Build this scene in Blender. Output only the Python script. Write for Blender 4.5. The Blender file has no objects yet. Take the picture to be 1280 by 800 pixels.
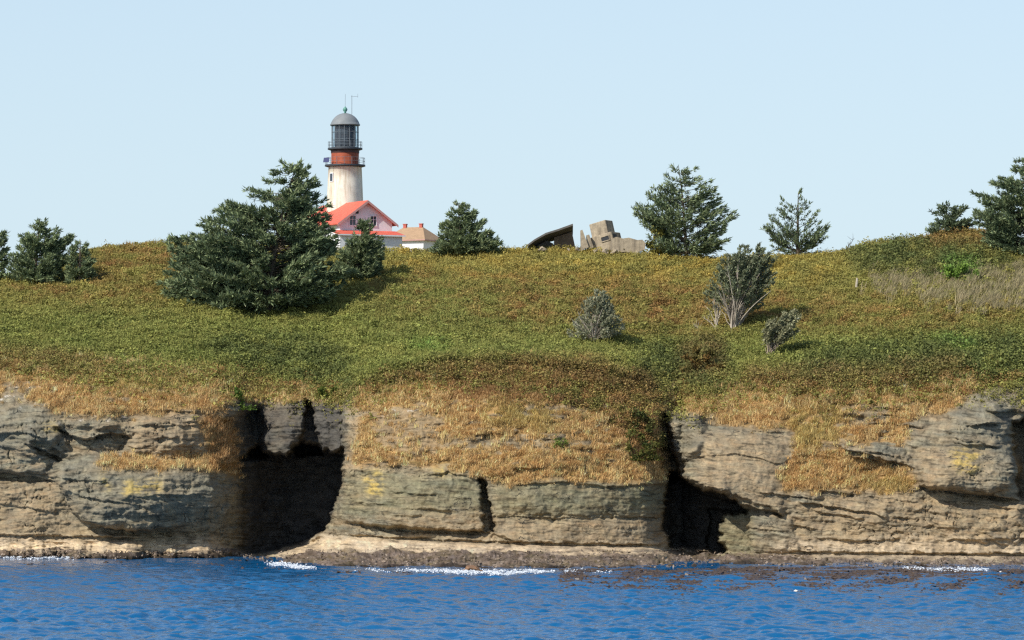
import bpy, bmesh, math, random
import numpy as np
from mathutils import Vector, Matrix

R = np.random.default_rng(11)
random.seed(5)
scene = bpy.context.scene
COL = scene.collection
rad = math.radians

# ------------------------------------------------------------------ camera
F = 5000.0; CAM_H = 16.0; HOR = 540.0
TH = math.atan((HOR - 400.0) / F)
CT, ST = math.cos(TH), math.sin(TH)

def unproject(px, py, Y):
    """world point seen at photo position (px, py) standing at distance Y"""
    u = (np.asarray(px, float) - 640.0) / F
    v = (400.0 - np.asarray(py, float)) / F
    t = Y / (CT - v * ST)
    return np.stack([u * t, np.zeros_like(u * t) + Y, CAM_H + (ST + v * CT) * t], -1)

def P(px, py, Y):
    return Vector(unproject(px, py, float(Y)).tolist())

cam = bpy.data.cameras.new('camera'); camo = bpy.data.objects.new('camera', cam)
COL.objects.link(camo)
camo.location = (0, 0, CAM_H); camo.rotation_euler = (rad(90) + TH, 0, 0)
cam.sensor_width = 36; cam.lens = 36 * F / 1280.0
cam.clip_start = 1; cam.clip_end = 60000
scene.camera = camo

# ------------------------------------------------------------------ light
SUN_EL, SUN_AZ = 41.0, 47.0           # azimuth measured left of the line from island to camera
sun = bpy.data.lights.new('sun', 'SUN'); suno = bpy.data.objects.new('sun', sun); COL.objects.link(suno)
sdir = Vector((-math.sin(rad(SUN_AZ)) * math.cos(rad(SUN_EL)), -math.cos(rad(SUN_AZ)) * math.cos(rad(SUN_EL)), math.sin(rad(SUN_EL))))
suno.rotation_euler = sdir.to_track_quat('Z', 'Y').to_euler()
suno.location = (0, 0, 200)
sun.energy = 5.0; sun.angle = rad(0.53); sun.color = (1.0, 0.945, 0.86)

world = bpy.data.worlds.new('World'); scene.world = world; world.use_nodes = True
nt = world.node_tree; nt.nodes.clear()
sky = nt.nodes.new('ShaderNodeTexSky'); sky.sky_type = 'NISHITA'; sky.sun_disc = False
sky.sun_elevation = rad(SUN_EL); sky.sun_rotation = rad(180 + SUN_AZ)
sky.air_density = 1.0; sky.dust_density = 0.5; sky.ozone_density = 1.6; sky.altitude = 0
bg = nt.nodes.new('ShaderNodeBackground'); bg.inputs[1].default_value = 0.15
mul = nt.nodes.new('ShaderNodeMix'); mul.data_type = 'RGBA'; mul.blend_type = 'MULTIPLY'; mul.inputs[0].default_value = 1.0
mul.inputs[7].default_value = (0.90, 0.86, 0.93, 1)
wo = nt.nodes.new('ShaderNodeOutputWorld')
nt.links.new(sky.outputs[0], mul.inputs[6]); haze = nt.nodes.new('ShaderNodeMix'); haze.data_type = 'RGBA'; haze.inputs[0].default_value = 0.74
haze.inputs[7].default_value = (0.63 / 0.15, 0.81 / 0.15, 0.925 / 0.15, 1)      # thin even marine haze over the clear sky
wtc = nt.nodes.new('ShaderNodeTexCoord'); wsp = nt.nodes.new('ShaderNodeSeparateXYZ'); wmr = nt.nodes.new('ShaderNodeMapRange')
wmr.inputs[1].default_value = 0.04; wmr.inputs[2].default_value = 0.42; wmr.inputs[3].default_value = 0.80; wmr.inputs[4].default_value = 0.10
nt.links.new(wtc.outputs['Generated'], wsp.inputs[0]); nt.links.new(wsp.outputs['Z'], wmr.inputs[0]); nt.links.new(wmr.outputs[0], haze.inputs[0])
nt.links.new(mul.outputs[2], haze.inputs[6]); nt.links.new(haze.outputs[2], bg.inputs[0]); nt.links.new(bg.outputs[0], wo.inputs[0])
scene.view_settings.view_transform = 'Standard'; scene.view_settings.look = 'None'
scene.view_settings.exposure = 0; scene.view_settings.gamma = 1
scene.render.engine = 'CYCLES'
scene.cycles.max_bounces = 6
scene.cycles.use_denoising = False
scene.cycles.filter_width = 1.3
scene.render.resolution_x = 1024; scene.render.resolution_y = 640

# ------------------------------------------------------------------ numpy noise
def _hash(ix, iy, seed):
    h = (ix.astype(np.int64) * 374761393 + iy.astype(np.int64) * 668265263 + seed * 974634777) & 0xffffffff
    h = ((h ^ (h >> 13)) * 1274126177) & 0xffffffff
    h = h ^ (h >> 16)
    return (h & 0xffffff) / float(0x1000000)

def vnoise(x, y, seed=0):
    """gradient noise, about -1..1"""
    x = np.asarray(x, float); y = np.asarray(y, float)
    x0 = np.floor(x); y0 = np.floor(y); fx = x - x0; fy = y - y0
    sx = fx * fx * fx * (fx * (fx * 6 - 15) + 10); sy = fy * fy * fy * (fy * (fy * 6 - 15) + 10)
    def g(dx, dy):
        a = _hash(x0 + dx, y0 + dy, seed) * 2 * math.pi
        return np.cos(a) * (fx - dx) + np.sin(a) * (fy - dy)
    n0 = g(0, 0) * (1 - sx) + g(1, 0) * sx
    n1 = g(0, 1) * (1 - sx) + g(1, 1) * sx
    return (n0 * (1 - sy) + n1 * sy) * 1.5

def fbm(x, y, seed=0, octv=4, gain=0.5, lac=2.03):
    a, s, tot = 1.0, 0.0, 0.0
    for i in range(octv):
        s = s + a * vnoise(x * lac ** i + 17.3 * i, y * lac ** i - 9.1 * i, seed + i)
        tot += a; a *= gain
    return s / tot

def ridged(x, y, seed=0, octv=4):
    a, s, tot = 1.0, 0.0, 0.0
    for i in range(octv):
        s = s + a * (1 - 2 * np.abs(vnoise(x * 2.07 ** i, y * 2.07 ** i, seed + i)))
        tot += a; a *= 0.5
    return s / tot

def cells(x, y, seed=0):
    """id value of the nearest jittered cell 0..1 and the edge distance"""
    x = np.asarray(x, float); y = np.asarray(y, float)
    x0 = np.floor(x); y0 = np.floor(y)
    b1 = np.full(x.shape, 9.0); b2 = np.full(x.shape, 9.0); v = np.zeros(x.shape)
    for dx in (-1, 0, 1):
        for dy in (-1, 0, 1):
            cx = x0 + dx; cy = y0 + dy
            d = np.hypot(cx + _hash(cx, cy, seed) - x, cy + _hash(cx, cy, seed + 1) - y)
            near = d < b1
            b2 = np.where(near, b1, np.minimum(b2, d)); v = np.where(near, _hash(cx, cy, seed + 2), v)
            b1 = np.where(near, d, b1)
    return v, b2 - b1

def blur(a, s):
    if s <= 0: return a
    pad = int(4 * s) + 2
    b = np.pad(a, pad, mode='edge')
    fy = np.fft.fftfreq(b.shape[0])[:, None]; fx = np.fft.rfftfreq(b.shape[1])[None, :]
    k = np.exp(-2 * (math.pi * s) ** 2 * (fx * fx + fy * fy))
    return np.fft.irfft2(np.fft.rfft2(b) * k, s=b.shape)[pad:-pad, pad:-pad]

def sstep(a, b, x):
    t = np.clip((x - a) / (b - a), 0, 1); return t * t * (3 - 2 * t)

# ------------------------------------------------------------------ the shape of the island, as a depth survey over the view of its face
RX = np.arange(-160, 1441, 1.0); RY = np.arange(230, 746, 1.0)
GX, GY = np.meshgrid(RX, RY)
WX = GX + 6 * fbm(GX / 23, GY / 23, 71, 3) + 4.5 * fbm(GX / 60, GY / 4.5, 73, 3) + 2 * fbm(GX / 6, GY / 5, 77, 2)   # warped copies so drawn outlines come out ragged
WY = GY + 4.5 * fbm(GX / 19, GY / 19, 75, 3) + 2.2 * fbm(GX / 6, GY / 8, 79, 2)

def inpoly(poly, X, Y):
    ins = np.zeros(X.shape, bool); n = len(poly)
    for i in range(n):
        x1, y1 = poly[i]; x2, y2 = poly[(i + 1) % n]
        if y1 == y2: continue
        c = ((y1 > Y) != (y2 > Y)) & (X < (x2 - x1) * (Y - y1) / (y2 - y1) + x1)
        ins ^= c
    return ins

def pm(poly, b=2.0, warp=1.0):
    X = GX + (WX - GX) * warp; Y = GY + (WY - GY) * warp
    return blur(inpoly(poly, X, Y).astype(float), b)

def line(pts, x):
    a = np.array(pts, float); return np.interp(x, a[:, 0], a[:, 1])

WL = [(-160, 697), (0, 697), (100, 699), (165, 700), (180, 698), (270, 698), (300, 696), (322, 700), (335, 705), (370, 710), (430, 711), (640, 713), (895, 712), (905, 707), (940, 708), (1000, 710), (1100, 710), (1280, 713), (1440, 714)]
BB = [(-160, 671), (0, 671), (160, 673), (280, 676), (310, 690), (400, 668), (430, 668), (640, 678), (830, 682), (900, 690), (1000, 692), (1280, 694), (1440, 694)]
CTL = [(-160, 446), (0, 446), (60, 456), (120, 466), (200, 463), (270, 470), (330, 474), (395, 482), (430, 494), (445, 484), (500, 468), (570, 462), (700, 470), (790, 484), (815, 498), (860, 490), (900, 490), (925, 480), (965, 472), (1060, 480), (1150, 472), (1215, 463), (1240, 470), (1280, 476), (1440, 476)]
CR = [(-160, 356), (0, 348), (60, 334), (112, 313), (160, 307), (215, 304), (300, 308), (430, 313), (480, 313), (545, 316), (630, 313), (660, 312), (740, 314), (800, 318), (870, 323), (950, 323), (1040, 317), (1065, 314), (1100, 305), (1150, 303), (1175, 294), (1210, 291), (1245, 296), (1290, 306), (1360, 320), (1440, 330)]
wl_j = lambda x: line(WL, x) + 2.2 * fbm(x / 26, x * 0 + 3.3, 5, 4)
ct_l = lambda x: line(CTL, x) + 4 * fbm(x / 30, x * 0 + 1.7, 8, 3)
cr_l = lambda x: line(CR, x) + 1.0 * fbm(x / 40, x * 0 + 5.1, 9, 3)

ST_ = [
 (-160, [(450, 26), (500, 18), (540, 16), (600, 15), (672, 14), (745, 14)]),
 (0,    [(450, 27), (500, 17), (540, 16), (600, 15), (672, 14), (745, 14)]),
 (130,  [(455, 26), (510, 13.5), (570, 12), (660, 11), (672, 11), (745, 11)]),
 (285,  [(460, 25), (510, 13.5), (575, 11.5), (672, 11), (745, 11)]),
 (335,  [(470, 25), (500, 18), (565, 15.5), (690, 14), (745, 14)]),
 (418,  [(480, 22), (500, 14), (565, 11.5), (690, 10), (745, 10)]),
 (444,  [(484, 15), (540, 7), (590, 3.5), (680, 2.5), (745, 2)]),
 (640,  [(460, 17), (500, 9.5), (530, 6), (585, 1), (600, 0), (680, -1), (745, -1)]),
 (808,  [(480, 16), (520, 8), (590, 2), (680, 0.5), (745, 0)]),
 (850,  [(490, 19), (520, 12), (600, 7), (690, 6), (745, 6)]),
 (950,  [(478, 19), (540, 9), (600, 4.5), (625, 3.2), (690, 3.0), (745, 3)]),
 (1100, [(470, 19), (520, 13), (560, 8.5), (615, 4), (690, 0), (745, 0)]),
 (1280, [(470, 16), (560, 4), (630, -0.5), (690, -3), (745, -3)]),
 (1440, [(470, 16), (560, 4), (630, -0.5), (690, -3), (745, -3)]),
]
cols = np.array([s[0] for s in ST_], float)
prof = np.stack([np.interp(RY, [p[0] for p in s[1]], [p[1] for p in s[1]]) for s in ST_], 1)   # rows x stations
D = np.stack([np.interp(RX, cols, prof[i]) for i in range(len(RY))], 0)
D = blur(D, 4)
prof_face = D.copy()
# three headlands that stand forward of the gullies between them
for hx_, hr_ in ((55, 250), (630, 208), (1085, 232)):
    D -= 7.0 * np.sqrt(np.clip(1 - ((GX + 0.7 * (WX - GX) - hx_) / hr_) ** 2, 0, 1)) * sstep(432, 470, GY)
D += 4.5

# --- large forms of the rock
FEAT = [
 ([(74, 582), (110, 574), (200, 577), (272, 583), (292, 600), (292, 630), (280, 655), (262, 663), (160, 662), (108, 655), (90, 628), (70, 605)], -2.6, 4),
 ([(120, 585), (260, 585), (268, 640), (150, 640)], -1.0, 14),
 ([(85, 668), (265, 667), (285, 705), (60, 705)], -1.4, 3),
 ([(-160, 674), (120, 675), (170, 684), (172, 700), (-160, 700)], -1.5, 2),
 ([(72, 533), (150, 536), (163, 548), (150, 566), (120, 569), (88, 562)], 1.4, 2),
 ([(38, 551), (60, 554), (84, 572), (76, 579), (48, 568)], 1.8, 1.6),
 ([(-160, 592), (30, 590), (72, 597), (72, 602), (0, 600), (-160, 601)], 0.9, 1.2),
 ([(-160, 512), (60, 508), (76, 530), (60, 590), (-160, 588)], -1.6, 4),
 ([(165, 520), (270, 522), (268, 560), (170, 566)], -0.8, 3),
 ([(98, 612), (250, 640), (250, 648), (100, 624)], 0.25, 1.5),
 # cave in the gap between the left and the middle bluff
 ([(303, 545), (327, 520), (332, 562), (372, 567), (388, 560), (429, 567), (426, 605), (419, 640), (396, 670), (332, 694), (292, 696), (280, 672), (290, 640), (298, 600)], 0, 3.2),
 ([(276, 528), (322, 510), (330, 570), (290, 575)], 4.5, 4),
 ([(383, 498), (388, 498), (404, 568), (372, 568)], 5, 1.2),
 ([(426, 495), (432, 495), (431, 566), (424, 566)], 1.5, 1.2),
 # middle bluff
 ([(428, 600), (600, 597), (612, 664), (500, 661), (432, 652)], -0.7, 2),
 ([(599, 597), (605, 599), (619, 665), (604, 664)], 3.2, 0.9),
 ([(424, 651), (500, 661), (614, 665), (614, 668), (500, 665), (424, 655)], 0.8, 0.8),
 ([(619, 646), (832, 648), (845, 690), (620, 690)], -0.6, 1.2),
 ([(619, 643), (832, 645), (832, 648), (619, 646)], 0.35, 0.8),
 ([(614, 668), (690, 690), (684, 693), (612, 672)], 0.5, 0.8),
 ([(500, 560), (560, 556), (640, 588), (600, 600), (510, 590)], -0.6, 4),
 # gully and cave to the right of the middle bluff
 ([(838, 588), (846, 592), (852, 599), (880, 613), (905, 618), (934, 638), (934, 643), (908, 641), (898, 654), (899, 674), (908, 692), (838, 684), (828, 652), (834, 604), (840, 590)], 11, 1.2),
 ([(820, 520), (832, 512), (838, 560), (852, 598), (840, 606), (828, 590), (824, 560)], 6, 2),
 ([(838, 520), (866, 512), (884, 535), (872, 566), (845, 572)], -2.6, 4),
 ([(886, 636), (935, 640), (937, 695), (886, 692)], 2.2, 1.0),
 ([(858, 563), (895, 537), (978, 532), (985, 642), (930, 632), (880, 613), (853, 598)], 0, 3),
 ([(852, 598), (905, 616), (980, 642), (980, 646), (905, 621), (852, 604)], 1.0, 1.0),
 ([(937, 640), (985, 646), (1000, 690), (937, 692)], -0.5, 1.5),
 # right bluff
 ([(1146, 577), (1182, 561), (1250, 556), (1273, 572), (1270, 605), (1240, 618), (1160, 608)], -2.8, 5),
 ([(1150, 608), (1240, 619), (1290, 630), (1290, 634), (1240, 624), (1150, 612)], 1.1, 1.0),
 ([(1182, 516), (1240, 506), (1263, 520), (1256, 556), (1186, 560)], -2.0, 3),
 ([(1230, 488), (1300, 480), (1300, 518), (1240, 512)], -2.2, 2),
 ([(1264, 528), (1282, 522), (1286, 628), (1271, 622)], 6, 2),
 ([(1036, 553), (1130, 560), (1136, 579), (1070, 573)], -0.9, 1.3),
 ([(1068, 622), (1275, 636), (1278, 648), (1072, 634)], -0.45, 1.2),
 ([(990, 650), (1060, 655), (1130, 668), (1060, 668)], 0.35, 1.2),
 ([(1050, 508), (1112, 508), (1118, 522), (1048, 520)], -1.0, 1.5),
]
P2_I = [i for i, f_ in enumerate(FEAT) if f_[1] == 11][0]
for poly, off, b in FEAT:
    D += off * pm(poly, b * 0.8)
D -= 3.2 * pm([(858, 563), (895, 537), (990, 530), (1000, 648), (930, 632), (880, 613), (853, 598)], 2.5) * np.clip(1 - (GX - 890) / 95, 0, 1)
P_CAVE = [(318, 566), (372, 567), (388, 560), (429, 567), (426, 605), (419, 640), (396, 670), (332, 694), (312, 696), (318, 640)]
D += (8 * np.clip((WX - 262) / 45, 0, 1) + 9 * np.clip((WX - 296) / 60, 0, 1)) * pm([(240, 590), (268, 584), (298, 576), (316, 555), (334, 566), (360, 571), (376, 553), (394, 556), (412, 567), (430, 560), (426, 605), (419, 640), (396, 670), (332, 694), (240, 696)], 1.3, 1.4)
D += 4.5 * np.clip((WX - 284) / 40, 0, 1) * pm([(270, 520), (326, 508), (334, 570), (270, 586)], 2.5)
def ledge(pts, amp, up, soft=1.0):
    """a bed that juts out above a line drawn on the face and is cut back below it"""
    global D
    a = np.array(pts, float); x0, x1 = a[0, 0], a[-1, 0]
    ly = np.interp(WX, a[:, 0], a[:, 1]); sd = (GY + (WY - GY) * 0.5) - ly
    w = sstep(x0 - 3, x0 + 9, WX) * sstep(x1 + 3, x1 - 9, WX)
    prof_ = np.where(sd < 0, np.exp(sd / up), sstep(soft * 1.5, 0, sd))
    dent = 0.35 * np.exp(-np.clip(sd, 0, None) / (up * 0.5)) * (sd >= 0)
    D = D + amp * w * (dent - prof_)
for a_ in [([(-160, 668), (0, 668), (150, 671), (180, 672)], 1.1, 9), ([(430, 668), (500, 672), (640, 677), (828, 681)], 0.9, 9), ([(990, 689), (1140, 691), (1300, 691), (1430, 691)], 0.9, 8), ([(-160, 586), (0, 590), (40, 596), (74, 602)], 1.3, 18), ([(28, 553), (60, 565), (84, 578)], 1.9, 16), ([(66, 531), (90, 544), (110, 549), (140, 540), (164, 546)], 1.8, 12),
           ([(70, 602), (85, 628), (100, 650), (130, 657), (165, 663), (220, 660)], 1.9, 24), ([(170, 621), (230, 617), (290, 618)], 0.5, 7), ([(76, 611), (110, 622), (150, 627), (196, 636)], 0.5, 8), ([(110, 640), (180, 645), (250, 640)], 0.35, 6),
           ([(180, 512), (248, 515)], 0.6, 6), ([(170, 531), (250, 532)], 0.6, 7), ([(190, 549), (226, 545)], 0.8, 6), ([(155, 665), (272, 664)], 0.8, 6), ([(-60, 625), (30, 633), (70, 640)], 0.5, 10), ([(-60, 545), (30, 540), (60, 548)], 0.6, 10),
           ([(426, 646), (440, 654), (500, 658), (618, 665)], 1.1, 22), ([(430, 624), (486, 632)], 0.35, 6), ([(500, 634), (566, 638)], 0.35, 8), ([(616, 645), (700, 647), (834, 646)], 0.8, 14), ([(616, 668), (690, 692)], 0.5, 8), ([(500, 598), (560, 590), (606, 600)], 0.5, 6), ([(640, 606), (700, 602), (760, 608), (830, 604)], 0.6, 8),
           ([(852, 601), (870, 606), (892, 614), (914, 612)], 1.6, 16), ([(878, 617), (910, 626), (984, 644)], 1.8, 20), ([(860, 572), (920, 566), (978, 580)], 0.35, 10), ([(936, 660), (986, 664)], 0.35, 6),
           ([(998, 627), (1070, 637), (1112, 647)], 0.9, 10), ([(1148, 606), (1200, 616), (1268, 623)], 1.7, 24), ([(1046, 559), (1080, 566), (1106, 575), (1144, 584)], 1.1, 12), ([(1228, 513), (1266, 516)], 1.4, 9), ([(1210, 532), (1254, 528)], 1.3, 9), ([(1186, 553), (1232, 557)], 0.9, 9), ([(1196, 627), (1284, 637)], 0.9, 5),
           ([(984, 655), (1024, 662)], 0.5, 7), ([(1020, 672), (1120, 676)], 0.4, 6), ([(1110, 655), (1200, 660)], 0.4, 8), ([(1180, 675), (1290, 672)], 0.4, 7), ([(1080, 620), (1150, 628)], 0.5, 6)]:
    ledge(*a_)
rl = np.random.default_rng(77)
for i in range(75):
    x0 = rl.uniform(-150, 1400); y0 = rl.uniform(500, 680); ln_ = rl.uniform(18, 80)
    if 425 < x0 < 980 and y0 > 590 and rl.random() < 0.7: continue
    sl_ = float(np.interp(x0, [-160, 0, 120, 280, 425, 640, 830, 900, 1000, 1280, 1440], [.16, .14, .05, .0, .04, .02, .02, .10, .13, .06, .05])) + rl.normal(0, 0.03)
    ledge([(x0, y0), (x0 + ln_ / 2, y0 + sl_ * ln_ / 2 + rl.normal(0, 1)), (x0 + ln_, y0 + sl_ * ln_)], rl.uniform(0.15, 0.7), rl.uniform(3, 9))
for cx_, cy_, rx_, ry_, amp in [(180, 618, 118, 46, -2.6), (110, 548, 45, 24, -0.9), (215, 545, 62, 30, -1.2), (25, 545, 58, 36, -1.6), (20, 632, 70, 34, -1.0), (515, 628, 95, 36, -1.3), (725, 620, 112, 28, -1.3), (725, 668, 118, 22, -0.9),
        (915, 580, 72, 52, -1.8), (962, 668, 30, 28, -0.9), (1205, 588, 72, 34, -2.2), (1220, 535, 42, 26, -1.8), (1080, 566, 52, 14, -0.9), (352, 535, 24, 34, -1.4), (412, 535, 20, 36, -1.2), (1110, 650, 130, 30, -1.0), (1255, 650, 90, 30, -1.0), (858, 540, 28, 30, -1.6)]:
    r2_ = ((WX - cx_) / rx_) ** 2 + ((WY - cy_) / ry_) ** 2
    D += amp * np.clip(1 - r2_, 0, 1) ** 0.8

# zones (0..1)
def zone(polys, b=4, warp=1.6):
    m = np.zeros(GX.shape)
    for p in polys: m = np.maximum(m, inpoly(p, GX + (WX - GX) * warp, GY + (WY - GY) * warp).astype(float))
    return blur(m, b)
Z_dry = zone([
 [(-160, 430), (130, 450), (270, 458), (296, 500), (284, 514), (200, 514), (120, 521), (60, 512), (40, 500), (-160, 498)],
 [(122, 579), (150, 571), (200, 574), (280, 570), (304, 583), (300, 595), (240, 586), (130, 585)],
 [(250, 524), (290, 518), (298, 575), (262, 570)],
 [(290, 468), (430, 486), (432, 503), (380, 499), (300, 500)],
 [(435, 490), (520, 460), (700, 452), (800, 476), (828, 545), (834, 600), (780, 604), (690, 598), (640, 606), (570, 586), (500, 578), (440, 578), (452, 520)],
 [(812, 484), (905, 474), (912, 512), (880, 520), (850, 512), (822, 508)],
 [(895, 530), (920, 474), (1060, 470), (1210, 456), (1232, 476), (1190, 512), (1140, 520), (1130, 556), (1030, 552), (1000, 565), (985, 535)],
 [(978, 592), (1004, 560), (1040, 562), (1100, 578), (1150, 601), (1128, 616), (1060, 610), (985, 613)],
], 4)
Z_rockpatch = zone([[(460, 515), (520, 505), (560, 520), (540, 575), (470, 560)], [(520, 545), (720, 545), (720, 560), (520, 562)], [(0, 478), (40, 478), (40, 500), (0, 502)], [(660, 505), (790, 505), (790, 515), (660, 515)], [(1050, 505), (1112, 505), (1112, 530), (1050, 530)]], 3)
Z_rockpatch = np.clip(Z_rockpatch * 0.9 + sstep(0.05, 0.3, fbm(GX / 34, GY / 6, 35, 4)) * 0.95 * zone([[(435, 496), (760, 496), (800, 592), (435, 592)], [(880, 520), (1180, 500), (1180, 560), (900, 560)], [(-160, 470), (290, 480), (290, 515), (-160, 505)]], 8), 0, 1)
Z_dry_t = np.clip(Z_dry - 0.85 * Z_rockpatch, 0, 1)

# --- bedding, blocks and roughness of the rock
dip = np.interp(RX, [-160, 0, 120, 280, 425, 640, 830, 900, 1000, 1280, 1440], [-.16, -.14, -.05, .0, .06, .02, .02, .10, .13, .06, .05])
dipc = np.concatenate([[0], np.cumsum((dip[1:] + dip[:-1]) / 2)])
S = GY - dipc[None, :] + 3.5 * fbm(GX / 60, GY / 30, 31, 3)
beds = fbm(GX / 90, S / 5.0, 41, 3)
beds2 = fbm(GX / 45, S / 2.2, 45, 2)
hard = sstep(-0.1, 0.35, fbm(GX / 70, S / 14, 47, 3))
cv, ce = cells(GX / 22 + 0.6 * fbm(GX / 20, GY / 20, 60, 2), S / 7.5, 51)
cv2, ce2 = cells(GX / 9, S / 4.0, 55)
smooth_zone = zone([[(440, 598), (600, 598), (830, 604), (830, 690), (430, 660)], [(858, 560), (985, 535), (985, 640), (880, 612)], [(886, 636), (990, 640), (990, 692), (886, 692)]], 6)
ro = 1 - 0.75 * smooth_zone
D += ro * (0.20 * beds + 0.12 * beds2 + 0.34 * (cv - 0.5) * hard + 0.12 * (cv2 - 0.5) * hard - 0.22 * sstep(0.10, 0.0, ce) * -1 * hard)
D += 1.9 * fbm(GX / 60, GY / 42, 21, 5) * (0.5 + 0.5 * ro) + 0.26 * fbm(GX / 8, GY / 6, 25, 3)
D += 0.25 * ridged(GX / 30, GY / 14, 28, 3) * ro
crk = sstep(0.05, 0.0, np.abs(vnoise(GX / 40 + 0.5 * vnoise(GX / 9, GY / 12, 3), GY / 110, 91))) * sstep(0.0, 0.3, vnoise(GX / 60, GY / 40, 93))
D += 0.5 * crk * ro
D += Z_dry * (0.7 * fbm(GX / 22, GY / 9, 29, 4))

# --- wave-cut shelf down to the sea
wlx = wl_j(RX)[None, :]; bbx = line(BB, RX)[None, :]
Dwl = CAM_H * F / (wlx - HOR) - 500.0
i_bb = np.clip((bbx[0] - RY[0]).astype(int), 0, len(RY) - 1)
Dbb = blur(D, 1.0)[i_bb, np.arange(len(RX))][None, :]
Dbb = blur(np.repeat(np.minimum(Dbb, 40), 61, 0), 8)[30:31]
tb = np.clip((GY - bbx) / (wlx - bbx), 0, 1)
shelf = np.where(tb > 0, Dbb + 1.2 * fbm(GX / 25, GY / 3.5, 33, 4) * sstep(0, 0.2, tb) + (Dwl - Dbb) * (0.25 * tb + 0.75 * tb ** 1.6), D)
m_sh = sstep(0.0, 0.22, tb)
D = D * (1 - m_sh) + shelf * m_sh

# --- green hill above
ctx = ct_l(RX)[None, :]; crx = cr_l(RX)[None, :]
i_ct = np.clip((ctx[0] - RY[0]).astype(int), 0, len(RY) - 1)
Dct = blur(D, 3)[i_ct, np.arange(len(RX))][None, :]
Ycr = np.interp(RX, [-160, 0, 112, 220, 500, 800, 1040, 1180, 1300, 1440], [70, 72, 88, 92, 92, 88, 86, 80, 74, 72])[None, :]
th = np.clip((ctx - GY) / (ctx - crx), 0, 1.5)
hill = Dct + (Ycr - Dct) * (0.82 * th + 0.18 * th ** 3)
hump = pm([(428, 500), (438, 482), (455, 466), (505, 450), (560, 442), (640, 436), (720, 436), (795, 444), (816, 500), (816, 560), (428, 560)], 4)
hill = hill - 5.0 * hump * sstep(0.0, 0.12, th) + 2.2 * fbm(GX / 110, GY / 36, 15, 3) * sstep(0.05, 0.3, th) * sstep(1.0, 0.8, th)
m_h = sstep(-0.01, 0.03, th)
D = D * (1 - m_h) + hill * m_h
YD = 500.0 + D

def samp(img, px, py):
    x = np.clip(np.asarray(px, float) - RX[0], 0, len(RX) - 1.001); y = np.clip(np.asarray(py, float) - RY[0], 0, len(RY) - 1.001)
    x0 = x.astype(int); y0 = y.astype(int); fx = x - x0; fy = y - y0
    return (img[y0, x0] * (1 - fx) + img[y0, x0 + 1] * fx) * (1 - fy) + (img[y0 + 1, x0] * (1 - fx) + img[y0 + 1, x0 + 1] * fx) * fy

def ground(px, py):
    """the point of the island's surface at a photo position"""
    return Vector(unproject(px, py, float(samp(YD, px, py))).tolist())

# ------------------------------------------------------------------ mesh helpers
def link(name, me, mat=None, parent=None):
    o = bpy.data.objects.new(name, me); COL.objects.link(o)
    if mat is not None: me.materials.append(mat)
    if parent is not None: o.parent = parent
    return o

def np_mesh(name, verts, faces, col=None, smooth=False):
    """faces: (n,k) int array, all the same size"""
    me = bpy.data.meshes.new(name)
    verts = np.ascontiguousarray(verts, np.float32); faces = np.ascontiguousarray(faces, np.int32)
    n, k = faces.shape
    me.vertices.add(len(verts)); me.vertices.foreach_set('co', verts.ravel())
    me.loops.add(n * k); me.loops.foreach_set('vertex_index', faces.ravel())
    me.polygons.add(n); me.polygons.foreach_set('loop_start', np.arange(0, n * k, k, dtype=np.int32))
    me.polygons.foreach_set('use_smooth', np.full(n, smooth, bool))
    if col is not None:
        a = me.attributes.new('tint', 'FLOAT_COLOR', 'POINT')
        c = np.ones((len(verts), 4), np.float32); c[:, :3] = col
        a.data.foreach_set('color', c.ravel())
    me.update(calc_edges=True)
    return me

def grid_faces(nr, nc):
    i = np.arange(nr * nc).reshape(nr, nc)
    return np.stack([i[:-1, :-1], i[:-1, 1:], i[1:, 1:], i[1:, :-1]], -1).reshape(-1, 4)

def lin(r, g, b):
    c = np.array([r, g, b], float) / 255.0
    return np.where(c <= 0.04045, c / 12.92, ((c + 0.055) / 1.055) ** 2.4)

def thing(name, label, cat, loc=(0, 0, 0), rotz=0.0, group=None):
    o = bpy.data.objects.new(name, None); COL.objects.link(o)
    o.location = loc; o.rotation_euler = (0, 0, rotz); o.empty_display_size = 1
    o['label'] = label; o['category'] = cat
    if group: o['group'] = group
    return o

def tag(o, label, cat, group=None, kind=None):
    o['label'] = label; o['category'] = cat
    if group: o['group'] = group
    if kind: o['kind'] = kind
    return o

# ------------------------------------------------------------------ materials
def new_mat(name):
    m = bpy.data.materials.new(name); m.use_nodes = True
    t = m.node_tree; b = t.nodes['Principled BSDF']
    return m, t, b

def N(t, typ, **kw):
    n = t.nodes.new(typ)
    for k, v in kw.items(): setattr(n, k, v)
    return n

def noise_node(t, scale, detail=4, rough=0.6, vec=None):
    n = N(t, 'ShaderNodeTexNoise'); n.inputs['Scale'].default_value = scale; n.inputs['Detail'].default_value = detail; n.inputs['Roughness'].default_value = rough
    if vec is not None: t.links.new(vec, n.inputs['Vector'])
    return n

def ramp(t, fac, stops):
    r = N(t, 'ShaderNodeValToRGB'); e = r.color_ramp.elements
    while len(e) < len(stops): e.new(0.5)
    for i, (p, c) in enumerate(stops):
        e[i].position = p; e[i].color = (*c, 1) if len(c) == 3 else c
    t.links.new(fac, r.inputs[0]); return r

def mixc(t, a, b, fac, mode='MIX'):
    m = N(t, 'ShaderNodeMix', data_type='RGBA', blend_type=mode)
    for sock, v in ((0, fac), (6, a), (7, b)):
        if isinstance(v, (int, float)): m.inputs[sock].default_value = v
        elif isinstance(v, (tuple, list, np.ndarray)): m.inputs[sock].default_value = (*v[:3], 1)
        else: t.links.new(v, m.inputs[sock])
    return m.outputs[2]

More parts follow.
